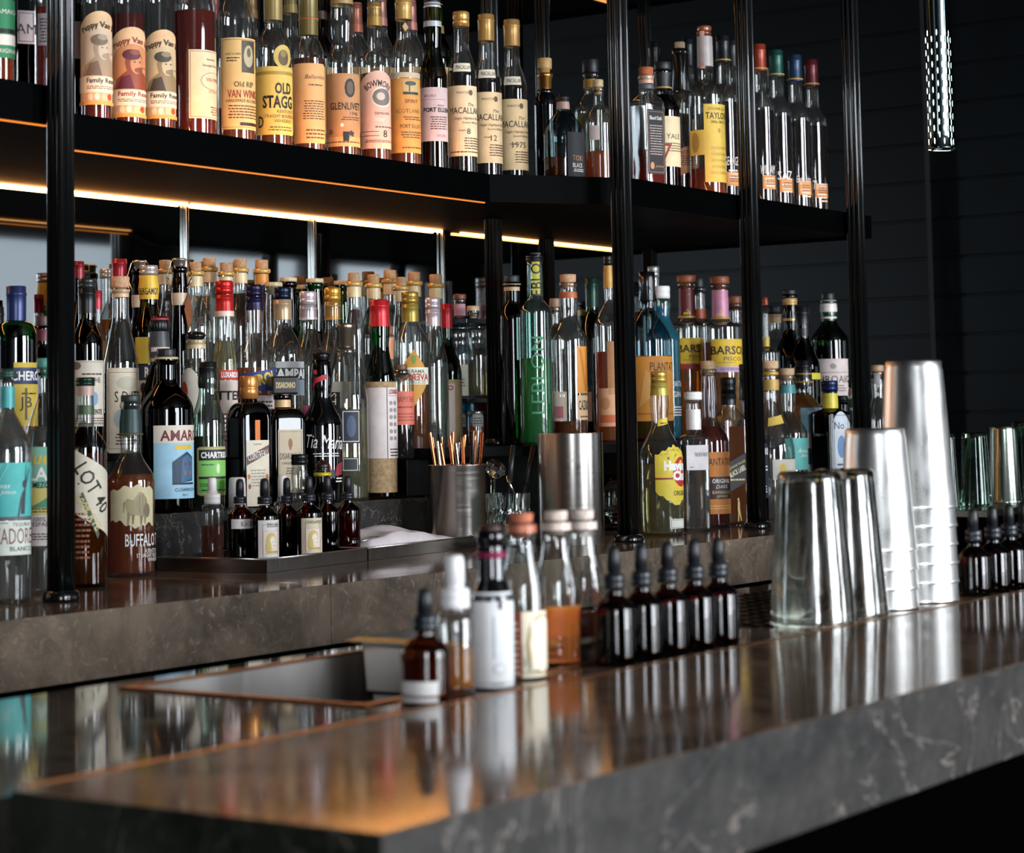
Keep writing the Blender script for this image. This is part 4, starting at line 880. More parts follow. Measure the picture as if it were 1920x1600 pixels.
# ---------------------------------------------------------------- recess: front row on the stone step
B(LB, 'dark amaro bottle with pale blue label picturing a building, second row behind the bourbon', 'S1', 312, 100, 672, 770, 718, 40, 'dkgreen', 'black', 700, [('tcork', 654, 670, 36, '#15171a'), ('band', 670, 674, 28, '#c9b48a')],
  [(798, 936, 288, '135', '#9cc8dc', 'rect', [('r', 0, .76, 1, 1, '#d9cdbb'), ('t', 'AMARO', .50, .86, .15, '#6e1f24', {'b': .025, 'w': .78}), ('o', .38, .70, .05, .035, 'y'), ('o', .46, .70, .05, .035, 'y'), ('o', .54, .70, .05, .035, 'y'), ('o', .62, .70, .05, .035, 'y'),
    ('p', [(.30, .20), (.70, .24), (.70, .56), (.56, .64), (.44, .58), (.30, .50)], '#1f3a52'), ('p', [(.44, .22), (.70, .26), (.70, .54), (.56, .60), (.46, .54)], '#3f6a8a'), ('r', .50, .44, .54, .50, 'r'), ('r', .60, .44, .64, .50, 'r'), ('r', .50, .32, .54, .38, '#a8604a'), ('r', .60, .32, .64, .38, '#a8604a'), ('r', .3, .19, .72, .215, '#14202c'),
    ('t', 'CLOAKROOM', .55, .12, .045, 'k', {'w': .42}), ('t', 'No 1', .52, .05, .03, 'k')])], Y=2.45)
B(LB, 'herbal liqueur bottle with black neck sleeve and green and black label', 'S1', 390, 62, 690, 800, 728, 34, 'pale', '#2f5a24', 818, [('sleeve', 679, 728, 33, '#17181a')],
  [(838, 930, 369, '140', '#a9a06a', 'round', [('r', .03, .03, .97, .97, '#b8ae78'), ('r', .06, .72, .94, .94, 'k'), ('t', 'CHARTREUSE', .58, .83, .13, 'w', {'b': .04, 'w': .92}), ('r', .06, .38, .94, .72, '#7fc05a'), ('r', .06, .06, .94, .36, '#6ab04c'), ('r', .06, .34, .94, .39, 'k'), ('o', .55, .55, .05, .1, '#cfe6b8'), ('m', .1, .62, .5, .68, 1, 'g'), ('t', '55%', .2, .22, .07, 'k'), ('m', .1, .1, .9, .16, 1, 'k')])], Y=2.44, sh='s')
B(LB, 'square brown bottle with copper cap and orange ribbon down its cream label', 'S1', 467, 84, 745, 790, 755, 32, 'brown', 'dark', 792, [('screw', 705, 748, 35, '#d08a4a')],
  [(826, 950, .72, 0, '#d9cdb6', 'rect', [('t', 'Liqueur', .5, .94, .04, 'n'), ('p', [(0, .62), (1, .80), (1, .93), (0, .75)], '#5a3426'), ('t', 'COINTREAU', .5, .775, .11, 'w', {'rot': 12, 'w': .92}), ('m', .15, .3, .85, .58, 6, '#9a8f80'), ('o', .1, .45, .06, .04, 'o'), ('o', .9, .45, .06, .04, 'o'), ('o', .12, .3, .05, .04, 'r'), ('o', .88, .3, .05, .04, 'r')]),
   (788, 826, .16, 0, '#d9742c', 'rect', [], 'ribbon')], Y=2.45, sq=10, rot=28, sh='f')
B(LB, 'squat square bottle with large black block cap lettered in gold', 'S1', 530, 84, 762, 790, 766, 30, 'brown', 'dark', 772, [('box', 706, 740, 66, '#121314', 14), ('band', 740, 764, 30, '#c9a878')],
  [(806, 925, .74, 0, '#c2b094', 'rect', [('b', .04, .03, .0005, 'n'), ('o', .5, .78, .09, .08, '#8f5c34'), ('r', .46, .68, .54, .8, '#8f5c34'), ('t', 'DISARONNO', .5, .58, .10, '#4a2a1a', {'w': .86}), ('t', 'ORIGINALE', .5, .47, .04, 'n'), ('m', .3, .3, .7, .42, 3, 'n')])], Y=2.465, sq=10, rot=24, sh='f',
  extra=lambda root, q: capprint(root, q))
B(LB, 'black liqueur bottle with white script and red flourish on its neck', 'S1', 603, 78, 672, 800, 742, 36, 'black', None, None, [('screw', 662, 684, 33, '#141416')],
  [(790, 905, 572, '135', None, 'rect', [('t', 'Tia Maria', .47, .66, .22, 'w', {'sh': .25, 'w': .86, 'rot': -3}), ('m', .2, .42, .8, .5, 2, 'w'), ('o', .42, .22, .16, .1, '#c9482c'), ('r', .2, .08, .66, .2, '#1c2024'), ('p', [(.66, .1), (.86, .12), (.9, .34), (.7, .28)], '#8a2430'), ('m', .66, .0, .9, .1, 2, 'w')]),
   (692, 730, 586, '90', None, 'rect', [('p', [(.0, .2), (.25, .55), (.95, .75), (.95, .5), (.3, .3), (.1, 0)], '#b02a34'), ('o', .25, .85, .12, .12, '#c9342c')], 'neck_print')], Y=2.43, sh='s')
B(LB, 'fluted pear shaped liqueur bottle with flared pewter cap and black ribbon', 'S1', 648, 84, 652, 760, 664, 36, 'clear', 'straw', 765, [('flare', 607, 655, 38, '#8f8370')],
  [(660, 730, 610, '38', '#141416', 'rect', [], 'ribbon'), (735, 880, 612, '44', '#141416', 'rect', [('t', 'ST-GERMAIN', .5, .55, .12, '#e0d8b8', {'rot': -90, 'sx': .9})], 'ribbon'),
   (768, 832, 640, '48', '#1a2436', 'rect', [('b', .05, .05, .0012, '#e6dcc0'), ('o', .5, .5, .26, .32, '#3c4a66')], 'plaque'), (858, 885, 640, '42', '#20242c', 'rect', [('b', .05, .08, .0009, '#e6dcc0')], 'plaque')], Y=2.44, cut=0)
def straw_wrap(lab, cx, w, ytop, x0, x1s, Y, lbl, y0, y1, ys):
    def ex(root, q):
        zp, R = q['zp'], q['R']; b = newbm(); z0, z1 = zp(y1), zp(y0); pr = [(R+.0006, max(z0, .012))]
        k = 0; z = max(z0, .012)
        while z < z1: pr += [(R+.0022, z+.002), (R+.0012, z+.004)]; z += .004
        pr.append((R+.0005, z1+.002)); lathe(b, pr, 40); obj('straw_wrap', b, plain('#a98d68', .85, 0, .3, 150), root, smooth=True)
        I = Ink(lambda t, zz, e: ((R+.003+e)*math.cos(t), (R+.003+e)*math.sin(t), zz), lbl[0], lbl[1], zp(ys[1], R), zp(ys[0], R), R)
        I.patch('#d9cbc6'); [I.item(i) for i in ([('r', .54, 0, .56, 1, 'k'), ('t', 'LUXARDO', .78, .94, .07, 'r', {'b': .03, 'w': .36})] + [('o', .66, .78-.1*i, .05, .03, '#8f8886') for i in range(6)] + [('o', .80, .78-.1*i, .05, .03, '#8f8886') for i in range(6)] + [('m', .6, .03, .95, .16, 3, 'k'), ('r', .58, .88, .98, .885, 'k')])]
        I.done('label', root)
    B(LB, lab, 'S1', cx, w, ytop, 720, 645, 34, 'green', '#14602c', 650, [('sleeve', ytop, ytop+50, 36, '#c0242a')], [], Y=Y, sh='s', extra=ex)
straw_wrap('tall green bottle wrapped in straw with red capsule and white paper label', 712, 56, 563, 0, 0, 2.44, (-.95, 1.5), 720, 930, (727, 860))
B(GB, 'small square shouldered bottle with coral label on a black plinth', 'S1', 752, 47, 690, 722, 700, 26, 'clear', 'black', 794, [('tcork', 684, 694, 24, '#6a4a34')],
  [(734, 797, 730, '165', '#d8705a', 'rect', [('t', 'HAYMANS', .5, .76, .18, '#8c3a30', {'flip': 1, 'w': .62}), ('m', .25, .5, .8, .62, 1, '#8c3a30'), ('m', .2, .12, .85, .4, 3, '#a04a3c')])], Y=2.50, z=HC-.062, sh='f')
p_ = at(752, 700, 2.50)
thingbox('riser_block', 'black block under the coral labelled bottle', 'block', [(p_.x-.045, 2.455, HC-.1315, p_.x+.024, 2.504, HC-.0625)], BLACK_SHELF)
# ---------------------------------------------------------------- recess: second row on the riser
WINE, AB = 'wine_bottle', 'amaro_bottle'
B('absinthe_bottle', 'olive glass bottle with black capsule and ornate cream label by the left post', 'S2', 163, 60, 530, 650, 606, 32, 'olive', 'dark', 600, [('sleeve', 540, 588, 33, '#1a1b1d'), ('screw', 523, 541, 34, '#3a3c3e')],
  [(676, 800, 134, '170', '#cfc6b4', 'rect', [('b', .03, .02, .0006, 'n'), ('o', .2, .92, .12, .06, '#6a6458'), ('t', 'ABSINTHE', .5, .70, .08, 'k', {'w': .5}), ('o', .6, .42, .08, .1, '#7a98b8'), ('t', 'ABSENTE', .6, .22, .08, 'k', {'b': .02, 'w': .4}), ('m', .1, .04, .9, .15, 3, 'n'), ('m', .3, .78, .8, .84, 1, 'n')])], Y=2.46)
B(RB, 'clear long necked bottle with pale wood cork and cream framed label', 'S2', 226, 66, 538, 680, 600, 32, 'clear', 'dark', 700, [('cork', 519, 540, 34, '#c89a74'), ('band', 544, 558, 30, '#d8b08a')],
  [(690, 850, 200, '150', '#d9cbb2', 'round', [('b', .07, .05, .0006, 'n'), ('o', .5, .82, .25, .08, '#bdb6a0'), ('t', 'S D ITTO', .62, .66, .13, 'k', {'w': .8}), ('r', .74, .86, .8, .95, '#c9b896'), ('o', .4, .4, .2, .12, '#a3b0b4'), ('m', .2, .1, .8, .25, 4, 'n')])], sh='c', Y=2.53)
B(WINE, 'dark bottle with dark red wax capsule behind the pale wood cork', 'S3', 224, 60, 486, 640, 590, 26, 'brown', 'dark', 590, [('sleeve', 486, 522, 28, '#8f1f2a')], [])
B(LB, 'bottle with silver screw cap behind the pale wood cork', 'S3', 199, 58, 507, 640, 570, 22, 'clear', 'gold', 600, [('screw', 505, 522, 24, '#c4bcae')], [])
B(WINE, 'red topped bottle beside the left post near the mirror', 'S3', 148, 50, 490, 640, 570, 20, 'brown', 'dark', 590, [('sleeve', 490, 522, 20, '#7a1c26')], [])
B(LB, 'clear bottle with short red foil behind the black capsule', 'S3', 182, 50, 545, 660, 610, 18, 'clear', 'gold', 640, [('sleeve', 545, 580, 19, '#9a2430')], [])
def swing(lab, cx, row, yt, w, **k):
    B(LB, lab, row, cx, w, yt+14, yt+190, yt+75, 27, 'brown', 'dark', yt+120, [('flare', yt, yt+16, 27, '#cfc4bc'), ('bail', yt+2, yt+58, 0, '#fff'), ('band', yt+65, yt+88, 27, '#c9b196')] + k.get('more', []), [], sh='s')
swing('brown swing-top bottle with paper neck band and brown diamond tag', 337, 'S2', 485, 46, more=[('tag', 548, 622, 34, '#8a5230', 62)])
swing('brown swing-top bottle half hidden behind the yellow capped one', 262, 'S3', 489, 48)
B(LB, 'olive green bottle with yellow neck label and silver screw cap', 'S2', 279, 56, 502, 628, 565, 33, 'olive', 'dark', 590, [('screw', 498, 516, 34, '#c4b4ac'), ('band', 517, 562, 34, '#d8ac34')],
  [(530, 556, 266, '110', None, 'rect', [('t', 'BERGAMOT', .42, .4, .55, 'k', {'b': .02, 'w': 1.2})], 'neck_print'), (632, 682, 254, '150', '#cfb63c', 'rect', []), (684, 712, 254, '150', '#1d2c40', 'rect', [('t', 'ROSE B', .66, .5, .7, 'w', {'b': .03, 'w': .7})], 'lower_label'), (713, 790, 250, '150', '#b8ac90', 'rect', [('o', .45, .8, .08, .14, 'k'), ('m', .3, .3, .9, .5, 3, 'n')], 'lower_label')], sh='s', Y=2.55)
B(WINE, 'very dark green bottle with ridged black crown cap and striped neck', 'S2', 299, 70, 610, 760, 676, 34, 'dkgreen', 'black', 700, [('crown', 594, 622, 33, '#17181b'), ('band', 622, 672, 34, '#3a3c40')],
  [(596, 600, 284, '150', '#9a1f2c', 'rect', [], 'red_top'), (640, 660, 284, '140', '#d8ccc0', 'tiltup', [], 'stripe'), (665, 678, 284, '140', '#cfc0b0', 'tiltup', [], 'stripe')], sh='s', Y=2.505)
B('grappa_bottle', 'round clear bottle with glossy black dome stopper and red seal', 'S2', 368, 86, 645, 715, 678, 34, 'clear', 'water', 700, [('dome', 621, 636, 36, '#141415'), ('band', 638, 654, 30, '#cdb48c')],
  [(690, 790, 332, '110', '#cfc4b4', 'oval', [('o', .3, .55, .2, .2, '#b9402c')]), (715, 800, 385, '70', None, 'rect', [('o', .3, .2, .1, .07, '#3c4034'), ('o', .38, .35, .1, .07, '#3c4034'), ('o', .45, .5, .1, .07, '#3c4034'), ('o', .5, .65, .1, .07, '#3c4034'), ('o', .5, .8, .1, .07, '#3c4034')], 'laurel_print')], sh='f', Y=2.52)
B(LB, 'clear bottle with bright red screw cap and red and white label', 'S2', 421, 66, 532, 690, 618, 31, 'clear', 'straw', 640, [('screw', 527, 552, 33, '#c9241f'), ('sleeve', 553, 584, 33, '#b8241f'), ('band', 584, 594, 34, '#e0c4b4')],
  [(694, 712, 412, '100', '#c23a30', 'rect', [('t', 'LUXARDO', .5, .5, .6, 'w', {'b': .04, 'w': .86})]), (713, 860, 412, '100', '#d2c0b4', 'rect', [('t', 'BITTER', .3, .8, .12, 'k', {'b': .03}), ('m', .1, .2, .9, .6, 7, 'r')], 'lower_label')], sh='s', Y=2.53)
B(LB, 'clear bottle with dark navy screw cap and tilted blue and yellow label', 'S2', 477, 80, 540, 680, 622, 31, 'clear', 'rose', 690, [('screw', 535, 556, 33, '#201c3c'), ('sleeve', 557, 582, 33, '#1a1838')],
  [(688, 740, 450, '125', '#27407c', 'tiltup', [('t', 'APEROL', .42, .52, .42, '#dcb83c', {'b': .05, 'rot': 14, 'w': .9})]), (742, 800, 450, '110', '#c9b8b4', 'rect', [('m', .1, .1, .9, .9, 6, 'k')], 'lower_label')], sh='s', Y=2.535)
B(LB, 'clear bitter bottle with navy and tan capsule and silver banded label', 'S2', 530, 78, 545, 672, 612, 32, 'clear', 'water', 760, [('screw', 539, 562, 33, '#132036'), ('sleeve', 562, 600, 33, '#b59a78')],
  [(678, 690, 505, '140', '#b9b9b8', 'rect', [], 'silver_band'), (690, 712, 505, '140', '#2b3138', 'rect', [('t', 'CAMPARI', .48, .5, .86, 'w', {'b': .04, 'w': .95})]), (712, 742, 505, '140', '#8f9aa4', 'rect', [], 'silver_band')], Y=2.545)
B(GB, 'clear bottle with pale lilac ridged screw cap', 'S2', 578, 70, 552, 690, 610, 30, 'clear', 'water', 655, [('screw', 547, 572, 32, '#d8c6cc'), ('sleeve', 573, 600, 32, '#cdbcc4')], [(760, 810, 560, '100', '#b84a6a', 'rect', [])], sh='s', Y=2.545)
B(RB, 'clear bottle with golden screw cap beside the pewter flared cap', 'S2', 624, 66, 545, 690, 606, 29, 'clear', 'water', 650, [('screw', 540, 566, 31, '#c9963e'), ('sleeve', 566, 600, 31, '#c08f3c')], [(716, 800, 606, '120', '#c9c0b0', 'rect', [])], sh='s', Y=2.55)
B(LB, 'bottle with mottled coral cork between the green straw bottle and the oval label', 'S2', 723, 56, 632, 720, 690, 30, 'clear', 'water', 700, [('tcork', 612, 628, 30, '#8f5c3e'), ('band', 634, 674, 30, '#d9906c')], [], Y=2.53)
B(AB, 'clear flask with gold cap and pointed yellow label whose print reads backwards', 'S2', 769, 68, 556, 640, 606, 31, 'clear', 'whisky', 735, [('screw', 548, 570, 32, '#a8883c'), ('sleeve', 570, 604, 31, '#9a8434')],
  [(655, 762, 742, '125', '#c28a2c', 'diamond', [('r', .02, .38, .98, .68, '#d8d6c4'), ('t', 'AMARO', .55, .61, .07, '#4f5a3a', {'flip': 1, 'b': .02, 'w': .5}), ('t', 'AVERNA', .52, .51, .12, '#b0382c', {'flip': 1, 'b': .04, 'w': .85}), ('t', 'SICILIANA', .55, .42, .06, '#4f6a3a', {'flip': 1, 'w': .55}), ('o', .5, .82, .06, .08, '#6a8a34')])], sh='c', Y=2.535)
B(GB, 'clear bottle with pale lilac cap at the right end of the mirror', 'S2', 812, 56, 562, 690, 620, 27, 'clear', 'water', 680, [('screw', 559, 580, 29, '#dcc8cc'), ('sleeve', 580, 612, 28, '#d0bcc0')], [], Y=2.57)
B(LB, 'second straw wrapped green bottle with red capsule, at the mirror edge', 'S2', 838, 54, 572, 706, 630, 20, 'green', '#14602c', 640, [('sleeve', 570, 616, 22, '#b0202a')],
  [(712, 840, 806, '170', '#a88c68', 'rect', [('r', .04, .02, .7, .94, '#cdb8ac'), ('t', 'ORIGINALE', .12, .45, .1, 'r', {'rot': 90, 'sx': .5}), ('t', 'O', .6, .88, .08, 'r', {'b': .03})])], sh='s', Y=2.6)  # mirror reflection of the straw wrapped bottle, added as a solid one
# ---------------------------------------------------------------- cork-topped row at the mirror
spots = [(310, 488, 26, 'c'), (367, 492, 26, 'c'), (393, 484, 29, 'c'), (424, 493, 27, 'c'), (451, 486, 29, 'c'), (491, 488, 29, 'a'), (664, 512, 26, 'c'), (701, 515, 26, 'c'), (732, 507, 28, 'c'), (753, 520, 22, 'c'), (777, 511, 28, 'c'), (818, 515, 28, 'c')]
clabs = ['cork-topped clear bottle behind the brown swing-top', 'cork-topped clear bottle directly right of the brown swing-top', 'tallest cork-topped bottle of the left group at the mirror', 'low cork-topped bottle behind the red screw cap', 'cork-topped clear bottle left of the navy screw cap',
    'cork-topped bottle with amber neck, rightmost of the left group', 'cork-topped bottle under the middle mirror joint, first of the right group', 'dim cork-topped bottle above the red capsule of the straw wrapped one', 'tallest cork-topped bottle of the right group at the mirror', 'small shadowed cork between two taller corks at the mirror',
    'cork-topped bottle above the gold capped flask', 'last cork-topped bottle before the mirror edge']
for (cx, yt, cw, t), lab in zip(spots, clabs):
    B('cork_topped_bottle', lab, 'S3', cx, 60 if cx > 600 else 64, yt+18, yt+130, yt+62, 26, 'clear', 'whisky' if t == 'a' else 'water', yt+(60 if t == 'a' else 150), [('cork', yt, yt+17, cw*.86, '#b08a62'), ('ring', yt+17, yt+25, cw, '#c9a25a'), ('band', yt+26, yt+46, 25, '#d8c49a' if t != 'a' else '#c9873c')], [], Y=2.65 + .012*((cx//10) % 3 - 1))
for i, (cx, yt, g, lab) in enumerate(((541, 521, 'brown', 'amber green bottle with pale metal lid, left of three lidded ones'), (572, 535, 'green', 'low green bottle with thin lid behind the lilac cap'), (591, 523, 'green', 'bright green bottle with pale lid under the mirror joint'), (643, 527, 'green', 'wide green bottle with pale lid above the pewter flared cap'), (514, 530, 'clear', 'clear bottle with thin pale lid beside the amber necked cork'))):
    B('green_bottle' if g != 'clear' else 'clear_bottle', lab, 'S3', cx, 62, yt+6, yt+140, yt+90, 30, g, 'dark' if g == 'brown' else None, yt+90, [('tcork', yt, yt+8, 33, '#c4b290')], [], Y=2.645, sh='s', group='lidded bottles in front of the mirror')
# ---------------------------------------------------------------- corner: bottles behind the straws
for cx, yt, g, l, cap, lab, z_ in ((862, 552, 'clear', 'rose', '#6a3a2a', 'small bottle with brown stopper and pink label on top of the corner rack', .22), (887, 574, 'tint', 'black', '#b89a78', 'small jar with beige lid and blue label on top of the corner rack', .22)):
    p = at(cx, 600, 2.62)
    B('small_bottle', lab, 'R3', cx, 25, yt+8, yt+22, yt+12, 20, g, l, yt+30, [('tcork', yt, yt+10, 24, cap)], [(yt+18, 592, cx-14, '160', '#c08a9a' if l == 'rose' else '#2a4a6c', 'rect', [])], Y=2.665, z=HC+.2201, group='bottles on the corner rack')
for cx, yt, w, lab in ((862, 612, 40, 'small glass decanter on the middle board of the corner rack'), (893, 610, 44, 'wide mouthed glass carafe on the middle board of the corner rack')):
    B('decanter', lab, 'R3', cx, w, yt, 670, 640, 30, 'clear', 'straw', 675, [], [(684, 742, cx-16, '110', '#a8a894', 'rect', [('m', .2, .3, .8, .6, 3, 'k')])] if cx < 880 else [], Y=2.667, z=HC+.0541, sh='s', cat='decanter', group='decanters on the corner rack')
for cx, l, lab in ((860, 'dark', 'dark jar under the lower board of the corner rack'), (892, 'orange', 'amber jar under the lower board of the corner rack')):
    B('small_jar', lab, 'R3', cx, 36, 770, 782, 778, 30, 'clear', l, 800, [], [(776, 800, cx-6, '80', '#8a8a84', 'rect', [('m', .1, .2, .9, .8, 3, 'k')])], Y=2.665, z=RZ, cat='jar', group='jars under the corner rack')
B('cachaca_bottle', 'tall frosted green and clear bottle with raised lettering and lime neck strip', 'R3', 1003, 60, 482, 586, 562, 31, 'aqua', 'green', 672, [('screw', 479, 490, 32, '#202428')],
  [(490, 552, 998, '60', '#b9b23a', 'rect', [('t', 'LEBLON', .5, .5, .34, 'k', {'rot': 90, 'sx': .9, 'b': .01})], 'neck_strip'),
   (600, 800, 990, '60', None, 'rect', [('t', 'LEBLON', .5, .48, .13, '#3f8a62', {'rot': 90, 'sx': 1.1})], 'raised_letters')], Y=2.36, z=RZ)
B(GB, 'dark green bottle with black cap and cream neck behind the tall green one', 'R3', 960, 48, 532, 600, 570, 30, 'dkgreen', 'dark', 560, [('tcork', 517, 530, 29, '#2a2e30'), ('band', 533, 546, 30, '#c9a684')], [], Y=2.44)
B(TB, 'knobbly clear bottle with wood cork and orange agave label', 'R3', 1066, 64, 534, 640, 590, 30, 'clear', 'whisky', 790, [('cork', 515, 530, 31, '#c79a76'), ('band', 548, 560, 28, '#b0603a')],
  [(650, 738, 1080, '85', '#d88f34', 'rect', [('p', [(.4, .05), (.1, .95), (.2, .95), (.5, .05)], '#c46f28'), ('p', [(.5, .05), (.5, .95), (.6, .95), (.6, .05)], '#c46f28'), ('p', [(.6, .05), (.85, .95), (.95, .95), (.7, .05)], '#c46f28')]),
   (742, 788, 1079, '85', '#d9b48a', 'rect', [('t', 'CAZADORES', .55, .6, .4, 'k', {'w': 1.0, 'b': .02}), ('m', .1, .1, .9, .25, 1, 'n')], 'lower_label')], Y=2.33, z=RZ, sh='s')
B(WINE, 'dark green bottle with green capsule behind the knobbly clear one', 'R3', 1110, 52, 525, 640, 585, 24, 'green', 'dark', 600, [('sleeve', 522, 575, 25, '#163a30')], [(735, 790, 1086, '60', '#c9a890', 'rect', [])], Y=2.42)
B(TB, 'golden reposado bottle with thin gold neck touching the middle post', 'R3', 1141, 58, 484, 612, 560, 16, 'clear', 'orange', 660, [('screw', 480, 498, 16, '#26221e'), ('band', 499, 540, 15, '#c08f3c')],
  [(728, 800, 1118, '100', '#dba47c', 'rect', [('o', .3, .6, .12, .1, '#6a4030'), ('o', .3, .6, .2, .16, '#c8885c'), ('r', .1, .1, .9, .3, '#c9643c')]), (640, 740, 1136, '60', '#a8754a', 'rect', [], 'side_label')], Y=2.30, z=RZ, sh='s')
B(WB, 'clear bottle with short cork behind the tall frosted green one', 'R3', 1041, 40, 575, 640, 610, 18, 'clear', 'water', 680, [('tcork', 560, 576, 20, '#9a7a62')], [(735, 790, 1028, '110', '#c9b4a0', 'rect', [('r', .2, .1, .7, .5, '#a8485a')])], Y=2.45)
# ---------------------------------------------------------------- right bays, raised shelf
B(RB, 'pale blue tinted rum bottle with black wax neck and orange label', 'R1', 1214, 88, 520, 640, 575, 28, 'tint', 'gold', 668, [('wax', 510, 566, 30, '#121212'), ('band', 513, 518, 27, '#c9a24a')],
  [(668, 790, 1176, '170', '#d98f38', 'rect', [('t', 'PLANTATION', .68, .84, .13, 'k', {'w': .62}), ('p', [(.2, .2), (.25, .5), (.3, .8), (.5, .6), (.4, .4)], '#e0a658'), ('m', .1, .1, .9, .16, 1, '#b06a28')])], Y=2.345, sh='s')
B(GB, 'turquoise blue gin bottle with white cap partly behind the orange label', 'R2', 1242, 64, 545, 640, 590, 28, 'aqua', '#3cc4ea', 575, [('screw', 537, 560, 30, '#eceae6')],
  [(690, 790, 1236, '100', None, 'rect', [('t', 'COASTAL', .62, .7, .1, 'w', {'w': .6}), ('t', 'GIN', .6, .5, .1, 'w'), ('m', .3, .1, .9, .3, 4, 'w')], 'print')], Y=2.44, sh='s')
B(WB, 'bottle with dull silver cap behind the white capped blue one', 'R3', 1226, 44, 512, 600, 560, 22, 'clear', 'whisky', 640, [('screw', 500, 520, 22, '#9a9a98')], [], Y=2.46)
def pisco(lab, cx, w, capc, lc, band, yt, y0, y1, txt, Y):
    B('pisco_bottle', lab, 'R1', cx, w, yt+16, 612, 602, 32, 'clear', 'gold', y0+6, [('tcork', yt, yt+14, 37, '#8a4a2c'), ('band', yt+26, yt+76, 30, capc), ('ring', yt+76, yt+80, 31, '#c9a25a')],
      [(y0, y1, cx-18, '125', '#d9b22e', 'rect', [('t', txt, .45, .66, .26, 'k', {'b': .02, 'w': .92}), ('t', 'PISCO', .5, .40, .12, 'k', {'w': .45}), ('m', .1, .28, .6, .32, 1, 'n'), ('r', 0, 0, 1, .17, band), ('t', 'QUEBRANTA', .5, .085, .1, 'k', {'w': .6})]),
       (yt+36, yt+70, cx-10, '80', None, 'rect', [('t', txt, .5, .5, .4, '#d8b83c', {'rot': 90, 'sx': .6, 'b': .02})], 'neck_print')], Y=Y, sh='c')
pisco('pisco bottle with maroon capsule and yellow label', 1288, 70, '#5a1a1c', 0, '#a8342c', 517, 634, 692, 'BARSOL', 2.46)
pisco('pisco bottle with pink capsule and yellow label left of the second post', 1350, 78, '#c08098', 0, '#c0a0c4', 519, 636, 698, 'BARSOL', 2.40)
B(WB, 'clear bottle with dark cap and strung amber beads between the two yellow labels', 'R3', 1309, 54, 540, 600, 570, 28, 'clear', 'whisky', 650, [('tcork', 522, 540, 26, '#1c1e20'), ('band', 580, 598, 30, '#8a3a18')], [], Y=2.62)
B(WB, 'clear bottle with brown disc stopper close left of the second post', 'R3', 1379, 52, 570, 640, 610, 26, 'clear', 'whisky', 680, [('tcork', 556, 570, 27, '#7a4228')], [], Y=2.56)
B(WB, 'slim clear bottle with rust red top immediately right of the second post', 'R1', 1436, 50, 575, 660, 620, 11, 'clear', 'whisky', 690, [('sleeve', 558, 572, 10, '#a8482c'), ('band', 632, 650, 18, '#d8bc5a')], [], Y=2.30, sh='s')
B(WB, 'clear bottle with black stopper behind the gold capsule', 'R3', 1453, 50, 586, 660, 620, 24, 'clear', 'whisky', 690, [('tcork', 574, 588, 28, '#15171a'), ('band', 590, 606, 24, '#b89a76')], [], Y=2.42)
B(WB, 'green whisky bottle with tall gold capsule', 'R2', 1482, 58, 550, 670, 615, 26, 'dkgreen', 'dark', 630, [('tcork', 544, 553, 26, '#1a1a1a'), ('sleeve', 553, 602, 27, '#c9a468')], [], Y=2.37, sh='s')
B(WINE, 'dark brown bottle with matte black capsule and yellow paper band', 'R1', 1505, 62, 580, 690, 630, 24, 'brown', 'black', 640, [('sleeve', 575, 630, 27, '#1a1b1d')], [(700, 712, 1520, '60', '#d8c43a', 'rect', [])], Y=2.285, sh='s')
B(WB, 'bright green whisky bottle with white capsule and white label near the rightmost post', 'R1', 1554, 70, 560, 640, 600, 28, 'green', 'dark', 648, [('tcork', 550, 564, 26, '#1a1c1e'), ('band', 564, 598, 27, '#e0d4d2')],
  [(673, 760, 1517, '160', '#d5c3be', 'rect', [('o', .62, .84, .06, .06, '#8f8884'), ('r', .1, .70, .95, .71, 'n'), ('t', 'LAPHROAIG', .52, .56, .15, 'k', {'w': .98}), ('m', .2, .3, .9, .46, 3, 'n'), ('m', .3, .08, .9, .2, 2, 'n')])], Y=2.245, sh='s')
# ---------------------------------------------------------------- right bays, counter row
B(RB, 'white rum bottle with gold cap and scalloped yellow label with red disc', 'C', 1237, 82, 702, 860, 790, 31, 'clear', 'straw', 870, [('screw', 697, 718, 31, '#c4a04a'), ('sleeve', 718, 742, 32, '#b5a04a')],
  [(834, 952, 1226, '120', '#dcc33c', 'shield', [('o', .66, .56, .26, .24, '#b8282c'), ('t', 'Havana', .56, .66, .16, 'w', {'b': .06, 'w': .74}), ('t', 'Club', .66, .50, .16, 'w', {'b': .06}), ('r', 0, .44, .4, .47, '#8a2a20'), ('t', 'ORIGINAL', .66, .22, .08, 'k', {'w': .5}), ('o', .3, .78, .02, .02, 'n')]),
   (783, 800, 1233, '75', '#d8bc3c', 'tiltup', [('m', .2, .3, .9, .6, 1, 'k')], 'shoulder_label'), (974, 992, 1252, '55', '#d5d5c8', 'rect', [('b', .06, .1, .0006, 'k')], 'seal')], Y=2.135, sh='s')
B(GB, 'narrow square clear bottle with quilted lower glass and white label', 'C', 1300, 56, 745, 826, 815, 28, 'clear', 'water', 880, [('screw', 735, 750, 34, '#eceae6'), ('band', 768, 806, 27, '#e3dfdc')],
  [(835, 882, .86, 0, '#dcd6d6', 'rect', [('t', 'THE BOTANIST', .68, .62, .16, 'k', {'w': .62}), ('m', .1, .1, .4, .16, 1, 'k')])], Y=2.15, sq=10, rot=14, sh='f')
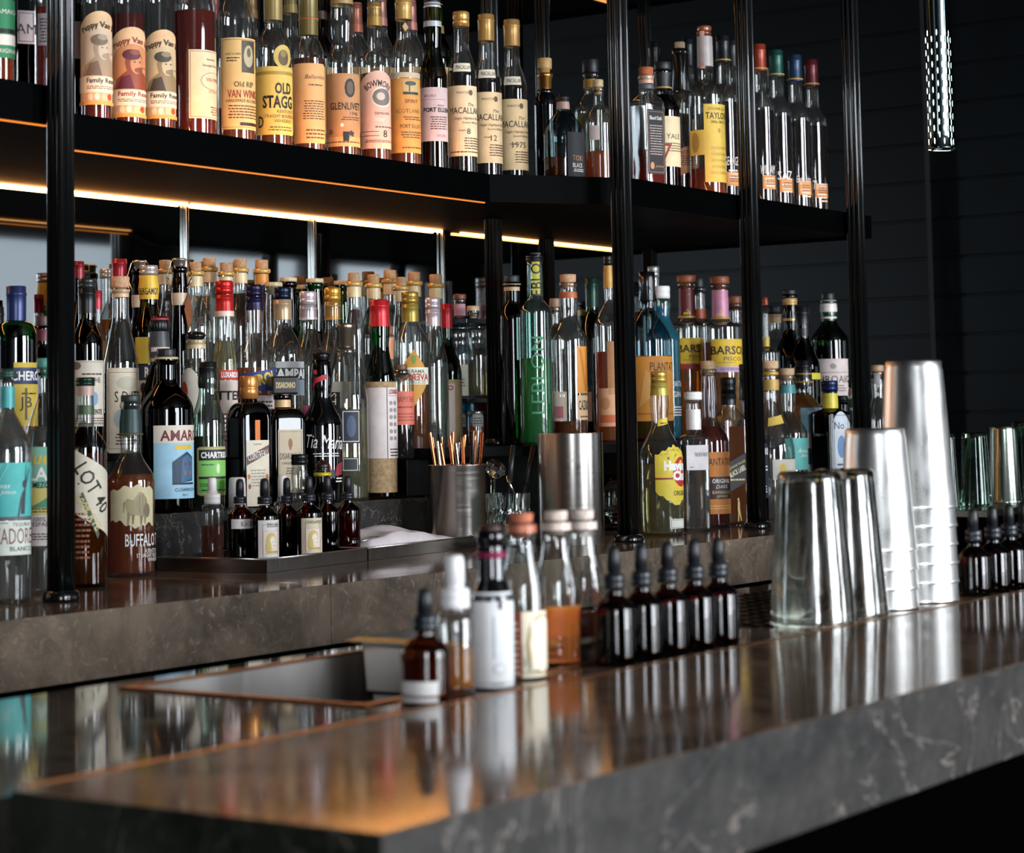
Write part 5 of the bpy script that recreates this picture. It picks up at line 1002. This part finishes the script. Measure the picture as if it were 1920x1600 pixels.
B(RB, 'red amber rum bottle with wood cork, straw mesh and orange and brown label', 'C', 1330, 70, 695, 830, 780, 28, 'clear', 'red', 800, [('cork', 677, 693, 31, '#cdaa80')],
  [(848, 965, 1300, '160', '#d0803a', 'rect', [('t', 'PLANTATION', .58, .84, .12, 'k', {'w': .72}), ('r', .30, .24, .98, .60, '#3a1a1c'), ('t', 'ORIGINAL', .60, .53, .07, 'w', {'w': .42, 'b': .02}), ('t', 'DARK', .6, .44, .06, 'w', {'sh': .3}), ('t', 'BARBADOS', .6, .35, .05, '#d8c48a'), ('t', 'JAMAICA', .6, .28, .05, '#d8c48a'), ('m', .3, .08, .9, .16, 2, '#e0c070')])], Y=2.19, sh='s')
B(WB, 'square amber whisky bottle with black cap and slanted black label', 'C', 1366, 70, 722, 790, 765, 28, 'clear', 'whisky', 800, [('screw', 708, 738, 28, '#16171a'), ('sleeve', 738, 760, 29, '#1a1b1c')],
  [(848, 925, .82, 0, '#17181b', 'tiltup', [('t', 'JOHNNIE WALKER', .5, .68, .08, '#c9b06a', {'rot': 24, 'w': .85}), ('t', 'BLACK LABEL', .5, .53, .13, '#d8d0b0', {'rot': 24, 'w': .85, 'b': .02}), ('m', .1, .3, .9, .4, 1, '#c9b06a')]),
   (930, 990, .5, 0, None, 'rect', [('o', .5, .86, .07, .06, '#c9a25a'), ('p', [(.42, .45), (.6, .5), (.6, .8), (.45, .8)], '#c9a25a'), ('p', [(.42, .1), (.5, .1), (.56, .5), (.46, .5)], '#c9a25a'), ('p', [(.66, .12), (.74, .12), (.6, .52), (.5, .5)], '#c9a25a'), ('t', '12', .5, -.12, .2, '#d8c890')], 'print')], Y=2.20, sq=9, rot=30)
B(WB, 'dark amber bottle with black capsule and narrow navy label', 'C', 1402, 70, 700, 838, 770, 26, 'smoke', 'dark', 905, [('tcork', 683, 697, 29, '#1a1b1e'), ('sleeve', 697, 750, 28, '#14161a'), ], [(832, 935, 1407, '75', '#23263a', 'rect', [('t', 'DOUBLE', .8, .85, .13, 'w', {'b': .03, 'w': .8}), ('m', .4, .5, .9, .62, 2, 'w'), ('m', .3, .1, .8, .25, 3, 'w')])], Y=2.205, sh='s')
B('vodka_bottle', 'clear teardrop bottle with cork, gold collar and small yellow neck ribbon', 'C', 1446, 84, 692, 850, 740, 28, 'clear', 'water', 860, [('cork', 677, 692, 32, '#c8a27c'), ('ring', 697, 704, 28, '#c9a24a'), ('band', 712, 732, 29, '#b59044')],
  [(778, 800, 1440, '70', '#cfae4c', 'tiltup', [], 'ribbon'), (862, 900, 1446, '90', '#d0c8bc', 'rect', [('o', .3, .5, .1, .3, 'y')])], Y=2.21, sh='s')
B(TB, 'clear tequila bottle with pale cork, teal neck band and turquoise label', 'C', 1478, 68, 705, 815, 770, 26, 'clear', 'water', 820, [('cork', 691, 704, 27, '#c9a884'), ('band', 722, 738, 26, '#4a8f90')],
  [(822, 882, 1470, '110', '#5fb0a8', 'rect', [('t', 'Arenas', .6, .6, .12, 'w', {'sh': .3}), ('t', 'Jalisco', .62, .44, .12, 'w', {'sh': .3})])], Y=2.245, sh='s')
B('vodka_bottle', 'clear vodka bottle with black and gold sleeve and blue over white label', 'C', 1507, 66, 690, 770, 735, 27, 'clear', 'gold', 740, [('sleeve', 676, 725, 28, '#15151a'), ('ring', 700, 703, 28, '#c9a24a'), ('ring', 715, 718, 28, '#c9a24a')],
  [(765, 812, 1500, '120', '#7aa4b4', 'rect', [('t', 'KETEL ONE', .5, .8, .16, 'w', {'w': .6})]), (812, 888, 1500, '120', '#d9d2d2', 'rect', [('r', .20, .22, .48, .60, '#a83038'), ('t', 'K', .34, .42, .40, 'k', {'b': .03}), ('t', 'Ketel', .66, .36, .2, '#7a2a30', {'sh': .2})], 'lower_label')], Y=2.275, sh='s')
B(GB, 'navy blue square gin bottle with yellow shoulder and white arch label', 'C', 1556, 78, 728, 770, 745, 30, 'navy', 'black', 800, [('screw', 714, 734, 31, '#1c2c50'), ('band', 738, 766, 34, '#c8b83a')],
  [(772, 905, .72, 0, '#ccd2d8', 'arch', [('b', .08, .05, .0012, '#1c2c48'), ('t', 'No', .4, .8, .1, '#1c2c48'), ('o', .5, .5, .24, .16, '#6a88b0'), ('m', .2, .1, .8, .3, 3, '#1c2c48')])], Y=2.235, sq=8, rot=40)
B(LB, 'dark bottle with plain black screw cap behind the navy gin bottle', 'C', 1578, 46, 752, 800, 785, 28, 'dkgreen', 'black', 790, [('screw', 742, 764, 25, '#17201e')], [], Y=2.36, z=ZC)
B(WB, 'clear bottle with dark green cap and thin green neck band at the right end', 'C', 1604, 60, 722, 800, 768, 24, 'clear', 'whisky', 815, [('screw', 712, 726, 25, '#1b2e28'), ('band', 748, 762, 24, '#3a5230'), ('band', 728, 742, 22, '#b08a78')], [], Y=2.27, sh='s')
B(LB, 'clear bottle with pale wooden top just right of the rightmost post', 'C', 1647, 46, 700, 790, 740, 22, 'clear', 'whisky', 830, [('tcork', 685, 697, 24, '#b08f6c')], [(700, 720, 1640, '60', '#9a9a9a', 'rect', [])], Y=2.22, sh='s')
DB, SPB = 'dropper_bottle', 'spray_bottle'
def dropper(lab, row, cx, w, yt, yb, gl='amber', lq='dark', labels=(), Y=None, group=None, hw=None, hgap=0):
    # yt top of the bulb, yb visible foot
    H = yb - yt; hw = hw or w*.36; k = .86 if row == 'T' else 1
    B(DB, lab, row, cx, w, yt + H*.34*k, yt + H*.52*k, yt + H*.40*k, w*.42, gl, lq, yt + H*.60*k, [('collar', yt+H*.19, yt+H*.35*k, w*.50, '#1a1e24'), ('bulb', yt, yt+H*.2, hw*.9, '#15171a')], labels, Y=Y, group=group, sh='r')
# ---------------------------------------------------------------- steel tray with small bottles
def tray(name, lab, A, ang, L, W, h=.020):
    root = empty(name, A, ang); tag(root, lab, 'tray')
    b = newbm(); t = .0012
    box(b, 0, 0, .0, L, W, t)
    for q in ((0, 0, t, L, t*1.5, h), (0, W-t*1.5, t, L, W, h), (0, 0, t, t*1.5, W, h), (L-t*1.5, 0, t, L, W, h)): box(b, *q)
    obj('tray_pan', b, brushed('#a9a39c', .2, (60, 4, 4)), root)
    b = newbm()
    path_tube(b, [(0, 0, h), (L, 0, h), (L, W, h), (0, W, h)], .0016, 6, closed=True)
    obj('rolled_rim', b, STEEL, root, smooth=True); return root
A = at_z(500, 1075, ZC); Bp = at_z(690, 1052, ZC)
ang = math.atan2(Bp.y - A.y, Bp.x - A.x)
TL = (Bp - A).length
tray('steel_tray', 'steel tray holding the amber dropper bottles', (A.x, A.y, ZC+.0004), ang, TL-.002, .205)
D = Bp + Vector((math.cos(ang), math.sin(ang), 0)) * .001
tray('steel_tray', 'second steel tray holding the folded white napkin', (D.x, D.y, ZC+.0004), ang, .36, .16)
# folded napkin and bar spoon
b = newbm(); n = 26; rr = []
for i in range(n+1):
    row = []
    for j in range(15):
        u, v = i/n, j/14
        h = .022 + .022*math.sin(PI*min(1, u*1.15))*(.6+.4*math.sin(v*PI)) + .0035*math.sin(9*v + 5*u) + .002*math.sin(23*u+4*v)
        if v > .97 or v < .03 or u < .02 or u > .98: h = .006
        row.append(b.verts.new((.034 + u*.303, .012 + v*.13, h)))
    rr.append(row)
for r0, r1 in zip(rr, rr[1:]):
    for j in range(14): b.faces.new((r0[j], r1[j], r1[j+1], r0[j+1]))
for k in range(1):
    bot = [[b.verts.new((v.co.x, v.co.y, .003)) for v in row] for row in (rr[0], rr[-1])]
nap = obj('napkin', b, plain('#dccfd0', .85, 0, .05, 60), None, smooth=True, loc=(D.x, D.y, ZC)); nap.rotation_euler = (0, 0, ang)
m_ = nap.modifiers.new('thick', 'SOLIDIFY'); m_.thickness = .003
tag(nap, 'folded white cloth napkin lying on the second steel tray', 'napkin')
sp = empty('bar_tweezers', (D.x + .01, D.y + .02, ZC + .031), ang + .25); tag(sp, 'thin steel tweezers resting on the folded napkin', 'tweezers')
for s_ in (-1, 1):
    b = newbm(); path_tube(b, [(0, s_*.001, .0), (.05, s_*.004, .003), (.13, s_*.0015, .001)], .0014, 6); obj('arm', b, STEEL, sp, smooth=True)
def tr(px, py):
    q = at_z(px, py, ZC+.002); return q.y
B(SPB, 'clear spray bottle of pinkish brown liquid at the left end of the tray', 'T', 398, 42, 938, 948, 944, 28, 'clear', 'brownpink', 986, [('nozzle', 896, 922, 17, '#eae4e0'), ('collar', 920, 945, 30, '#e6e0dc')], [], Y=2.315, sh='f')
B(SPB, 'white capped spray bottle behind the first tray dropper', 'T', 445, 42, 944, 956, 952, 30, 'clear', 'brownpink', 975, [('nozzle', 895, 952, 33, '#dcd0cc')], [], Y=2.42, sh='f')
B(SPB, 'white topped bottle between the tray droppers', 'T', 530, 34, 930, 945, 940, 22, 'clear', 'water', 960, [('nozzle', 891, 932, 18, '#e0d8d4')], [], Y=2.43, sh='f')
B('dasher_bottle', 'clear ribbed bottle with black screw cap behind the tray droppers', 'T', 562, 40, 860, 930, 915, 28, 'clear', 'water', 935, [('screw', 852, 872, 31, '#1a1c1e')], [], Y=2.43, sh='s')
B('dasher_bottle', 'brown bottle with yellow neck ring behind the tray droppers', 'T', 605, 44, 870, 935, 905, 28, 'brown', 'dark', 935, [('collar', 864, 886, 27, '#2c1a12'), ('ring', 886, 893, 60, '#d8c02c')], [], Y=2.42)
def wl(cx, w, y0, y1, c, items, x0=None, sp_='110'):
    return (y0, y1, cx - w*.30 if x0 is None else x0, sp_, c, 'rect', items)
dropper('first tray dropper from the left, small torn white label', 'T', 450, 48, 898, 1052, labels=[wl(450, 48, 974, 992, '#d9d2cc', [('t', 'BLACK', .72, .5, .5, 'k', {'w': .5})], 434, '100')], Y=2.213)
lady = [('r', .18, .18, .86, .74, '#d9a0a4'), ('r', .2, .19, .84, .73, '#e6d3c0'), ('o', .5, .5, .22, .2, '#c9b468'), ('o', .56, .46, .13, .15, '#eadccb'), ('o', .38, .35, .12, .16, '#c9b468'), ('r', .3, .2, .8, .26, '#b8a45a'), ('r', .54, .47, .58, .48, 'k'), ('r', .64, .47, .68, .48, 'k'), ('r', .58, .38, .65, .392, 'r'), ('b', .18, .1, .0004, 'k')]
dropper('second tray dropper with large white label picturing a blonde woman', 'T', 496, 52, 897, 1058, labels=[wl(496, 52, 976, 1054, '#dcd4ce', lady + [('t', 'DELUXE', .6, .88, .1, 'k', {'w': .5})], 484, '110')], Y=2.198)
dropper('third tray dropper, plain amber glass between two labelled ones', 'T', 538, 44, 896, 1050, Y=2.236)
dropper('fourth tray dropper with cream label picturing a woman in profile', 'T', 579, 50, 893, 1050, labels=[wl(579, 50, 972, 1046, '#cfc3a8', lady + [('t', 'CARDAMOM', .55, .9, .09, '#8c7a5a', {'w': .7})], 565, '105')], Y=2.222)
dropper('fifth tray dropper, plain amber glass right of the profile label', 'T', 614, 44, 892, 1046, Y=2.262)
dropper('last tray dropper at the right with a little amber liquid showing', 'T', 652, 46, 892, 1040, lq='amber', Y=2.262)
# ---------------------------------------------------------------- straw cup, tall cylinder, mixing glass
def cyl_cup(name, lab, cat, px0, px1, yt, Y, z, wall=.0015, lip=0):
    cx = (px0+px1)/2; p = at(cx, yt, Y); d = depth(p); r = (px1-px0)/2*d/FPX; H = p.z - z
    root = empty(name, (p.x, Y, z)); tag(root, lab, cat)
    b = newbm()
    lathe(b, [(0, 0), (r-.001, 0), (r, .001), (r, H-.001), (r+lip, H), (r+lip-.001, H+.0008), (r-wall, H-.001), (r-wall, .003), (0, .003)], 64)
    obj('cup_wall', b, STEEL, root, smooth=True); return root, r, H, p
root, r, H, p = cyl_cup('straw_cup', 'brushed steel cup full of copper and steel drinking straws', 'cup', 805, 911, 872, 2.30, ZC, lip=.0025)
rd = random.Random(3)
for k in range(20):
    a = k*2*PI/20 + .05*rd.random(); ro = (.84, .62)[k % 2]
    q0 = Vector((p.x + math.cos(a + .5)*r*(ro - .22), p.y + math.sin(a + .5)*r*(ro - .22), ZC+.006))
    rim = Vector((p.x + math.cos(a)*r*ro, p.y + math.sin(a)*r*ro, ZC + H))
    dr = (rim - q0).normalized(); L = H + .034 + rd.random()*.024
    cop = ['copper', 'copper', 'steel', 'copper', 'black'][k % 5]
    b = newbm(); e = q0 + dr*L; tube(b, q0, e, .0032, 12, cap=False); tube(b, q0, e, .0027, 12, cap=False)
    # ring closing the open end
    o = obj('drinking_straw', b, {'copper': COPPER, 'steel': CHROME, 'black': plain('#1b1a1a', .25, .6)}[cop], None, smooth=True)
    tag(o, {'copper': 'copper drinking straw standing in the steel straw cup', 'steel': 'bright steel drinking straw standing in the straw cup', 'black': 'black drinking straw standing in the steel straw cup'}[cop], 'straw', {'copper': 'copper drinking straws in the cup', 'steel': 'steel drinking straws in the cup', 'black': 'black drinking straws in the cup'}[cop])
cyl_cup('steel_cylinder', 'tall brushed steel cylinder left of the middle post', 'canister', 1007, 1130, 813, 2.14, ZC)
# mixing glass with bar tools
q = at(952, 925, 2.20); d = depth(q); r = 42*d/FPX; H = q.z - ZC
mg = empty('mixing_glass', (q.x, q.y, ZC)); tag(mg, 'cut crystal mixing glass holding black handled tools behind the corks', 'glass')
b = newbm()
pr = [(0, 0), (r*.9, 0), (r, .004)] + [(r*(1 + .0*k), .004 + (H-.03)*k/14) for k in range(1, 15)] + [(r, H), (r-.003, H), (r-.004, .012), (0, .012)]
lathe(b, pr, 64, lambda t, rr, z: rr*(1 - .05*abs(math.sin(8*t + z*70)) - .04*abs(math.sin(8*t - z*70))) if .004 < z < H-.025 and rr > r-.002 else rr)
obj('glass_wall', b, realglass(), mg)
for x0, y0, x1, y1, lab in ((950, 960, 962, 835, 'black handled bar tool leaning in the mixing glass'), (975, 965, 1000, 838, 'second black handled bar tool leaning right in the mixing glass')):
    a = at(x0, y0, 2.20); c = at(x1, y1, 2.205); b = newbm()
    tube(b, a, a.lerp(c, .45), .0022, 8); tube(b, a.lerp(c, .45), c, .0055, 12, .0042)
    tag(obj('bar_tool', b, BLACK_RUBBER, smooth=True), lab, 'tool')
b = newbm(); c = at(955, 915, 2.19)
lathe(b, [(.017, 0), (.0178, .002), (.017, .004), (.0155, .004), (.0155, 0), (.017, 0)], 40)
o = obj('strainer_ring', b, CHROME, smooth=True, loc=c + Vector((0, 0, .004))); o.rotation_euler = (1.2, .3, .5); tag(o, 'small steel strainer ring hooked on the mixing glass rim', 'strainer')
st_ = at(926, 893, 2.235); b = newbm()
lathe(b, [(0, 0), (.012, .004), (.021, .020), (.017, .028), (.006, .033), (0, .033)], 8)
cs = obj('crystal_stopper', b, realglass(), loc=st_ + Vector((-.006, .004, -.002))); cs.rotation_euler = (.5, .35, .2); tag(cs, 'faceted crystal stopper leaning beside the straw cup', 'stopper')
b = newbm(); s0 = st_ + Vector((.0, .002, -.004)); tube(b, s0, (s0.x+.001, s0.y+.004, ZC+.0005), .004, 10); o = obj('stem', b, realglass(), cs)
o.matrix_parent_inverse = Matrix.LocRotScale(cs.location, cs.rotation_euler, None).inverted()
# small tasting glass under the raised shelf
q = at(1150, 890, 2.30); d = depth(q); H = q.z - ZC; tg = empty('tasting_glass', (q.x, q.y, ZC)); tag(tg, 'tulip tasting glass in the shade left of the middle post', 'glass')
b = newbm(); u = H/.115
lathe(b, [(0, 0), (.022, 0), (.022, .004), (.008, .012), (.007, .022), (.018, .034), (.0265, .052), (.024, .075), (.0175, H), (.0165, H), (.0228, .075), (.025, .052), (.016, .036), (0, .030)], 40)
obj('bowl', b, realglass(), tg, smooth=True)
# ================================================================ FRONT BAR ITEMS
dropper('nearest dropper bottle at the front with a blank white label near its foot', 'F', 797, 92, 1103, 1326, gl='lightbrown', lq='#c98a3a', labels=[(1279, 1318, '-85', '115', '#e6e2de', 'rect', [('m', .3, .4, .5, .5, 1, '#a9a9a8')])], Y=1.022, group='amber dropper bottles on the bar')
B(SPB, 'clear spray bottle with white stepped cap and yellow liquid', 'F', 853, 72, 1140, 1152, 1146, 40, 'clear', 'gold', 1215, [('nozzle', 1041, 1096, 38, '#efedec'), ('collar', 1092, 1140, 55, '#efeceb')], [], Y=1.035, sh='f')
B(DB.replace('dropper', 'bitters'), 'bottle wrapped in white paper with black neck and magenta ribbon', 'F', 921, 80, 1000, 1128, 1085, 52, 'black', None, None, [('tcork', 985, 996, 44, '#3a1f1c'), ('ring', 1034, 1046, 60, '#8c1f4c')],
  [(1112, 1312, -80, '200', '#dadada', 'rect', [('p', [(.50, .85), (.56, .80), (.57, .92), (.54, .95)], 'k'), ('b', .2, .04, .0005, '#8a8a8c'), ('r', .44, .3, .46, .75, '#b0b0b2'), ('o', .52, .2, .09, .055, '#a3a5a8'), ('o', .52, .2, .075, .045, '#dadada'), ('m', .42, .03, .6, .06, 1, '#6a6a6c')], 'paper_wrap')] if False else
  [(1112, 1312, '-85', '200', '#dadada', 'rect', [('p', [(.50, .85), (.56, .80), (.57, .92), (.54, .95)], 'k'), ('b', .2, .04, .0005, '#8a8a8c'), ('r', .44, .3, .46, .75, '#b0b0b2'), ('o', .52, .2, .09, .055, '#a3a5a8'), ('o', .52, .2, .075, .045, '#dadada'), ('m', .42, .03, .6, .06, 1, '#6a6a6c')], 'paper_wrap')], Y=1.03)
for cx, w_, yt, lab, col, mat, items in (
    (978, 86, 962, 'open clear bottle with copper coloured mouth and cream boxed label', '#f0e2c6', '#b86a4c', [('r', 0, 0, .17, 1, '#8c3a24'), ('m', .02, .05, .14, .9, 9, '#e0cfb0'), ('o', .6, .5, .34, .46, '#b59a6a'), ('o', .62, .5, .30, .42, '#f0e6d0'), ('r', .35, .12, .95, .86, '#efe4cc')]),
    (1043, 86, 958, 'clear bottle with pale cork and bright orange label', '#ee7a30', '#d8c2b4', [('r', 0, .95, 1, .98, '#e0a030'), ('r', .64, 0, .67, 1, '#e09a2a'), ('t', 'BITTERS', .82, .5, .1, '#dfa04a', {'rot': 90, 'b': .02}), ('m', .2, .28, .5, .42, 3, '#e0a04a'), ('m', .2, .1, .5, .16, 1, '#4a2a1a')]),
    (1092, 84, 956, 'clear unlabelled bottle with pale cork before the row of droppers', None, '#d5c2b6', [])):
    yb = {978: 1300, 1043: 1285, 1092: 1268}[cx]; H_ = yb - yt
    B('bitters_bottle', lab, 'F', cx, w_, yt+20, yt+H_*.47, yt+H_*.14, 50, 'clear', 'whisky' if col is None else 'water', yt+H_*.62, [('cork', yt, yt+18, 46, mat), ('band', yt+22, yt+36, 46, mat)],
      [(yt+H_*.55, yb-4, '-25' if cx < 1000 else '-55', '130', col, 'rect', items)] if col else [], Y={978: 1.048, 1043: 1.085, 1092: 1.118}[cx], sh='s', group='corked bitters bottles on the bar')
for cx, yt, yb, lab in ((1152, 1024, 1254, 'first of the five dropper bottles in a row, half behind the clear bottle'), (1203, 1020, 1243, 'second of the five dropper bottles in the row on the bar'), (1252, 1016, 1233, 'middle one of the five dropper bottles in the row on the bar'),
    (1302, 1012, 1224, 'fourth of the five dropper bottles in the row on the bar'), (1347, 1008, 1216, 'last of the five dropper bottles, its right side fully seen')):
    dropper(lab, 'F', cx, 78 - (cx-1152)*.02, yt, yb, lq='black', Y=1.025, group='amber dropper bottles on the bar')
for cx, yt, yb, lab in ((1826, 953, 1132, 'dropper bottle right beside the tallest tin stack'), (1862, 949, 1122, 'second dropper bottle from the tin stack at the right edge'), (1893, 945, 1114, 'third dropper bottle from the tin stack at the right edge'), (1921, 942, 1106, 'dropper bottle cut by the right edge')):
    dropper(lab, 'F', cx, 60, yt, yb, lq='black', Y=1.03, group='amber dropper bottles at the right end of the bar')
build_bottles()
# ---------------------------------------------------------------- glasses and shaker tins
def tumbler(name, lab, cat, cx, Y, z, ytop, wt, wb, mat, group=None, hpx=None, metal=False, zoff=0, H=None, rt=None, rbm=None):
    """upturned: narrow closed end up, rim down"""
    p = at(cx, ytop, Y); d = depth(p); H = H or p.z - z; rt = rt or wt/2*d/FPX; rb = rbm or wb/2*d/FPX; t = .0028 if not metal else .0008
    bs = .012 if not metal else .001
    root = empty(name, (p.x, Y, z)); tag(root, lab, cat, group)
    b = newbm()
    if metal: pr = [(rb-t, 0), (rb+.0008, 0), (rb+.0012, .0015), (rb, .004), (rt+(rb-rt)*.12, H-.012), (rt+(rb-rt)*.02, H-.008), (rt, H-.002), (rt-.002, H), (rt*.9, H-.001), (rt*.86, H-.004), (0, H-.004), (0, H-.005), (rt*.86-t, H-.005), (rt-t, H-.004), (rt+(rb-rt)*.12-t, H-.012), (rb-t, 0)]
    else: pr = [(rb-t, 0), (rb-t*.5, -.0) , (rb, .0015), (rb-.0003, .006), (rt+(rb-rt)*.08, H-.016), (rt*1.01, H-.012), (rt, H-.004), (rt-.003, H), (rt*.6, H-.001), (0, H-.003), (0, H-bs), (rt*.6, H-bs), (rt-t-.001, H-bs-.004), (rb-t, 0)]
    lathe(b, pr, 64)
    obj('tin_wall' if metal else 'glass_wall', b, mat, root, smooth=True)
    return root, p, H, rt, rb
GZ = WZ + .0003
def glass_at(cx, yb): return at_z(cx, yb, WZ)
STREAKED = streaked()
tumbler('pint_glass', 'upturned pint glass in front, nearest of the glasses on the bar', 'glass', 1517, 1.04, GZ, 884, 120, 160, STREAKED, 'upturned pint glasses on the bar')
tumbler('pint_glass', 'upturned pint glass just behind the nearest one', 'glass', 1582, 1.046, GZ, 879, 112, 152, STREAKED, 'upturned pint glasses on the bar')
def tin_stack(cx, Y, ytop, n, labs, wt, wb, dz=.0215):
    p = at(cx, ytop, Y); d = depth(p); top = p.z; H = top - GZ - dz*(n-1); rt = wt/2*d/FPX; rb = wb/2*d/FPX
    for k in range(n):
        tumbler('shaker_tin', labs[k], 'shaker tin', cx, Y, GZ + dz*k, ytop, 0, 0, STEEL_TIN, 'upturned steel shaker tins on the bar', metal=True, H=H, rt=rt, rbm=rb)
tin_stack(1640, 1.062, 803, 4, ['bottom tin of the middle stack on the bar', 'second tin from the bottom of the middle stack', 'third tin from the bottom of the middle stack', 'top tin of the middle, shorter stack'], 110, 142)
tin_stack(1712, 1.06, 676, 6, ['bottom tin of the tallest stack on the bar', 'second tin from the bottom of the tallest stack', 'third tin from the bottom of the tallest stack', 'fourth tin from the bottom of the tallest stack', 'fifth tin of the tallest stack, under the top one', 'top tin of the tallest stack on the bar'], 104, 140)
# ---------------------------------------------------------------- food pan in the well
pn = empty('steel_pan', (1.60, 1.08, WZ)); tag(pn, 'deep steel bar pan standing in the right part of the well', 'pan')
b = newbm()
def ring(x0, y0, x1, y1, z): return [b.verts.new(q) for q in ((x0, y0, z), (x1, y0, z), (x1, y1, z), (x0, y1, z))]
RR = [ring(-.012, -.01, .222, .208, .016), ring(0, 0, .21, .198, .019), ring(.003, .003, .207, .195, .010), ring(.005, .005, .205, .193, -.03), ring(.009, .009, .2, .189, -.034), ring(.012, .012, .196, .185, -.12)]
for a, c in zip(RR, RR[1:]):
    for i in range(4): b.faces.new((a[i], a[(i+1) % 4], c[(i+1) % 4], c[i]))
b.faces.new(RR[-1])
o = obj('pan_wall', b, brushed('#c9c6c2', .2, (60, 4, 4)), pn); m_ = o.modifiers.new('thick', 'SOLIDIFY'); m_.thickness = .0012
# ---------------------------------------------------------------- side station at the right
q = at(1846, 946, 1.78); sz = q.z
ss = empty('side_station', (q.x - .35, 1.62, 0)); tag(ss, 'dark side cabinet with a pale metal top under upturned glasses at the right', 'cabinet')
b = newbm(); box(b, q.x-.28, 1.66, sz-.014, q.x+.9, 1.90, sz, .001); child('metal_top', b, brushed('#a8aaa6', .18, (60, 4, 4)), ss)
b = newbm(); box(b, q.x-.27, 1.68, 0, q.x+.89, 1.895, sz-.0145); child('cabinet_body', b, BLACK_MATTE, ss)
for cx, yt, wt, wb, mt, lab in ((1776, 812, 28, 44, 0, 'upturned glass on the side cabinet, half hidden by the tallest tins'), (1826, 811, 46, 58, 0, 'clear upturned glass on the side cabinet, between tins and metal cup'), (1917, 790, 40, 58, 0, 'upturned glass on the side cabinet cut by the right edge')):
    tumbler('bar_glass', lab, 'glass', cx, 1.76, sz+.0003, yt, wt, wb, realglass('#e3f0ea'), 'upturned glasses on the side cabinet')
tumbler('shaker_tin', 'upturned metal cup on the side cabinet at the right', 'shaker tin', 1880, 1.77, sz+.0003, 799, 48, 60, brushed('#b9c4b8', .18), metal=True)
# ---------------------------------------------------------------- pendant
q = at(1766, 281, 1.42); d = depth(q); r = 22*d/FPX
pd = empty('pendant_lamp', (q.x, q.y, q.z)); tag(pd, 'slim chrome pendant lamp of merged pierced tubes hanging at the right', 'lamp')
b = newbm()
def tri(t, rr, z): return rr*(1 + .42*math.cos(t)**2 + .05*math.cos(6*t))
lathe(b, [(r, 0), (r*1.04, .001), (r*1.04, .003), (r, .004)] + [(r, .004 + k*.02) for k in range(1, 42)], 72, tri)
for f in list(b.faces): pass
obj('tube', b, plain('#5a6668', .10, 1, coat=.3), pd, smooth=True)
b = newbm(); rd = random.Random(5)
for k in range(9):
    a = -2.53 + (k-4)*.3
    for j in range(9):
        z = .012 + j*.021 + (.0105 if k % 2 else 0)
        R0 = tri(a, r, z) + .0003
        c = Vector((math.cos(a)*R0, math.sin(a)*R0, z)); v = Vector((-math.sin(a), math.cos(a), 0))
        vs = [b.verts.new(c + v*(.0011*math.cos(s*PI/4)) + Vector((0, 0, .0052*math.sin(s*PI/4)))) for s in range(8)]
        b.faces.new(vs)
obj('pierced_slots', b, emit('#d8f2ee', 5), pd)
b = newbm(); lathe(b, [(0, .006), (r*.9, .006)], 48, tri); obj('diffuser', b, emit('#fff0dc', 14), pd)
b = newbm(); tube(b, (0, 0, .8), (0, 0, 3.3 - q.z), .004, 8); obj('rod', b, BLACK_METAL, pd)
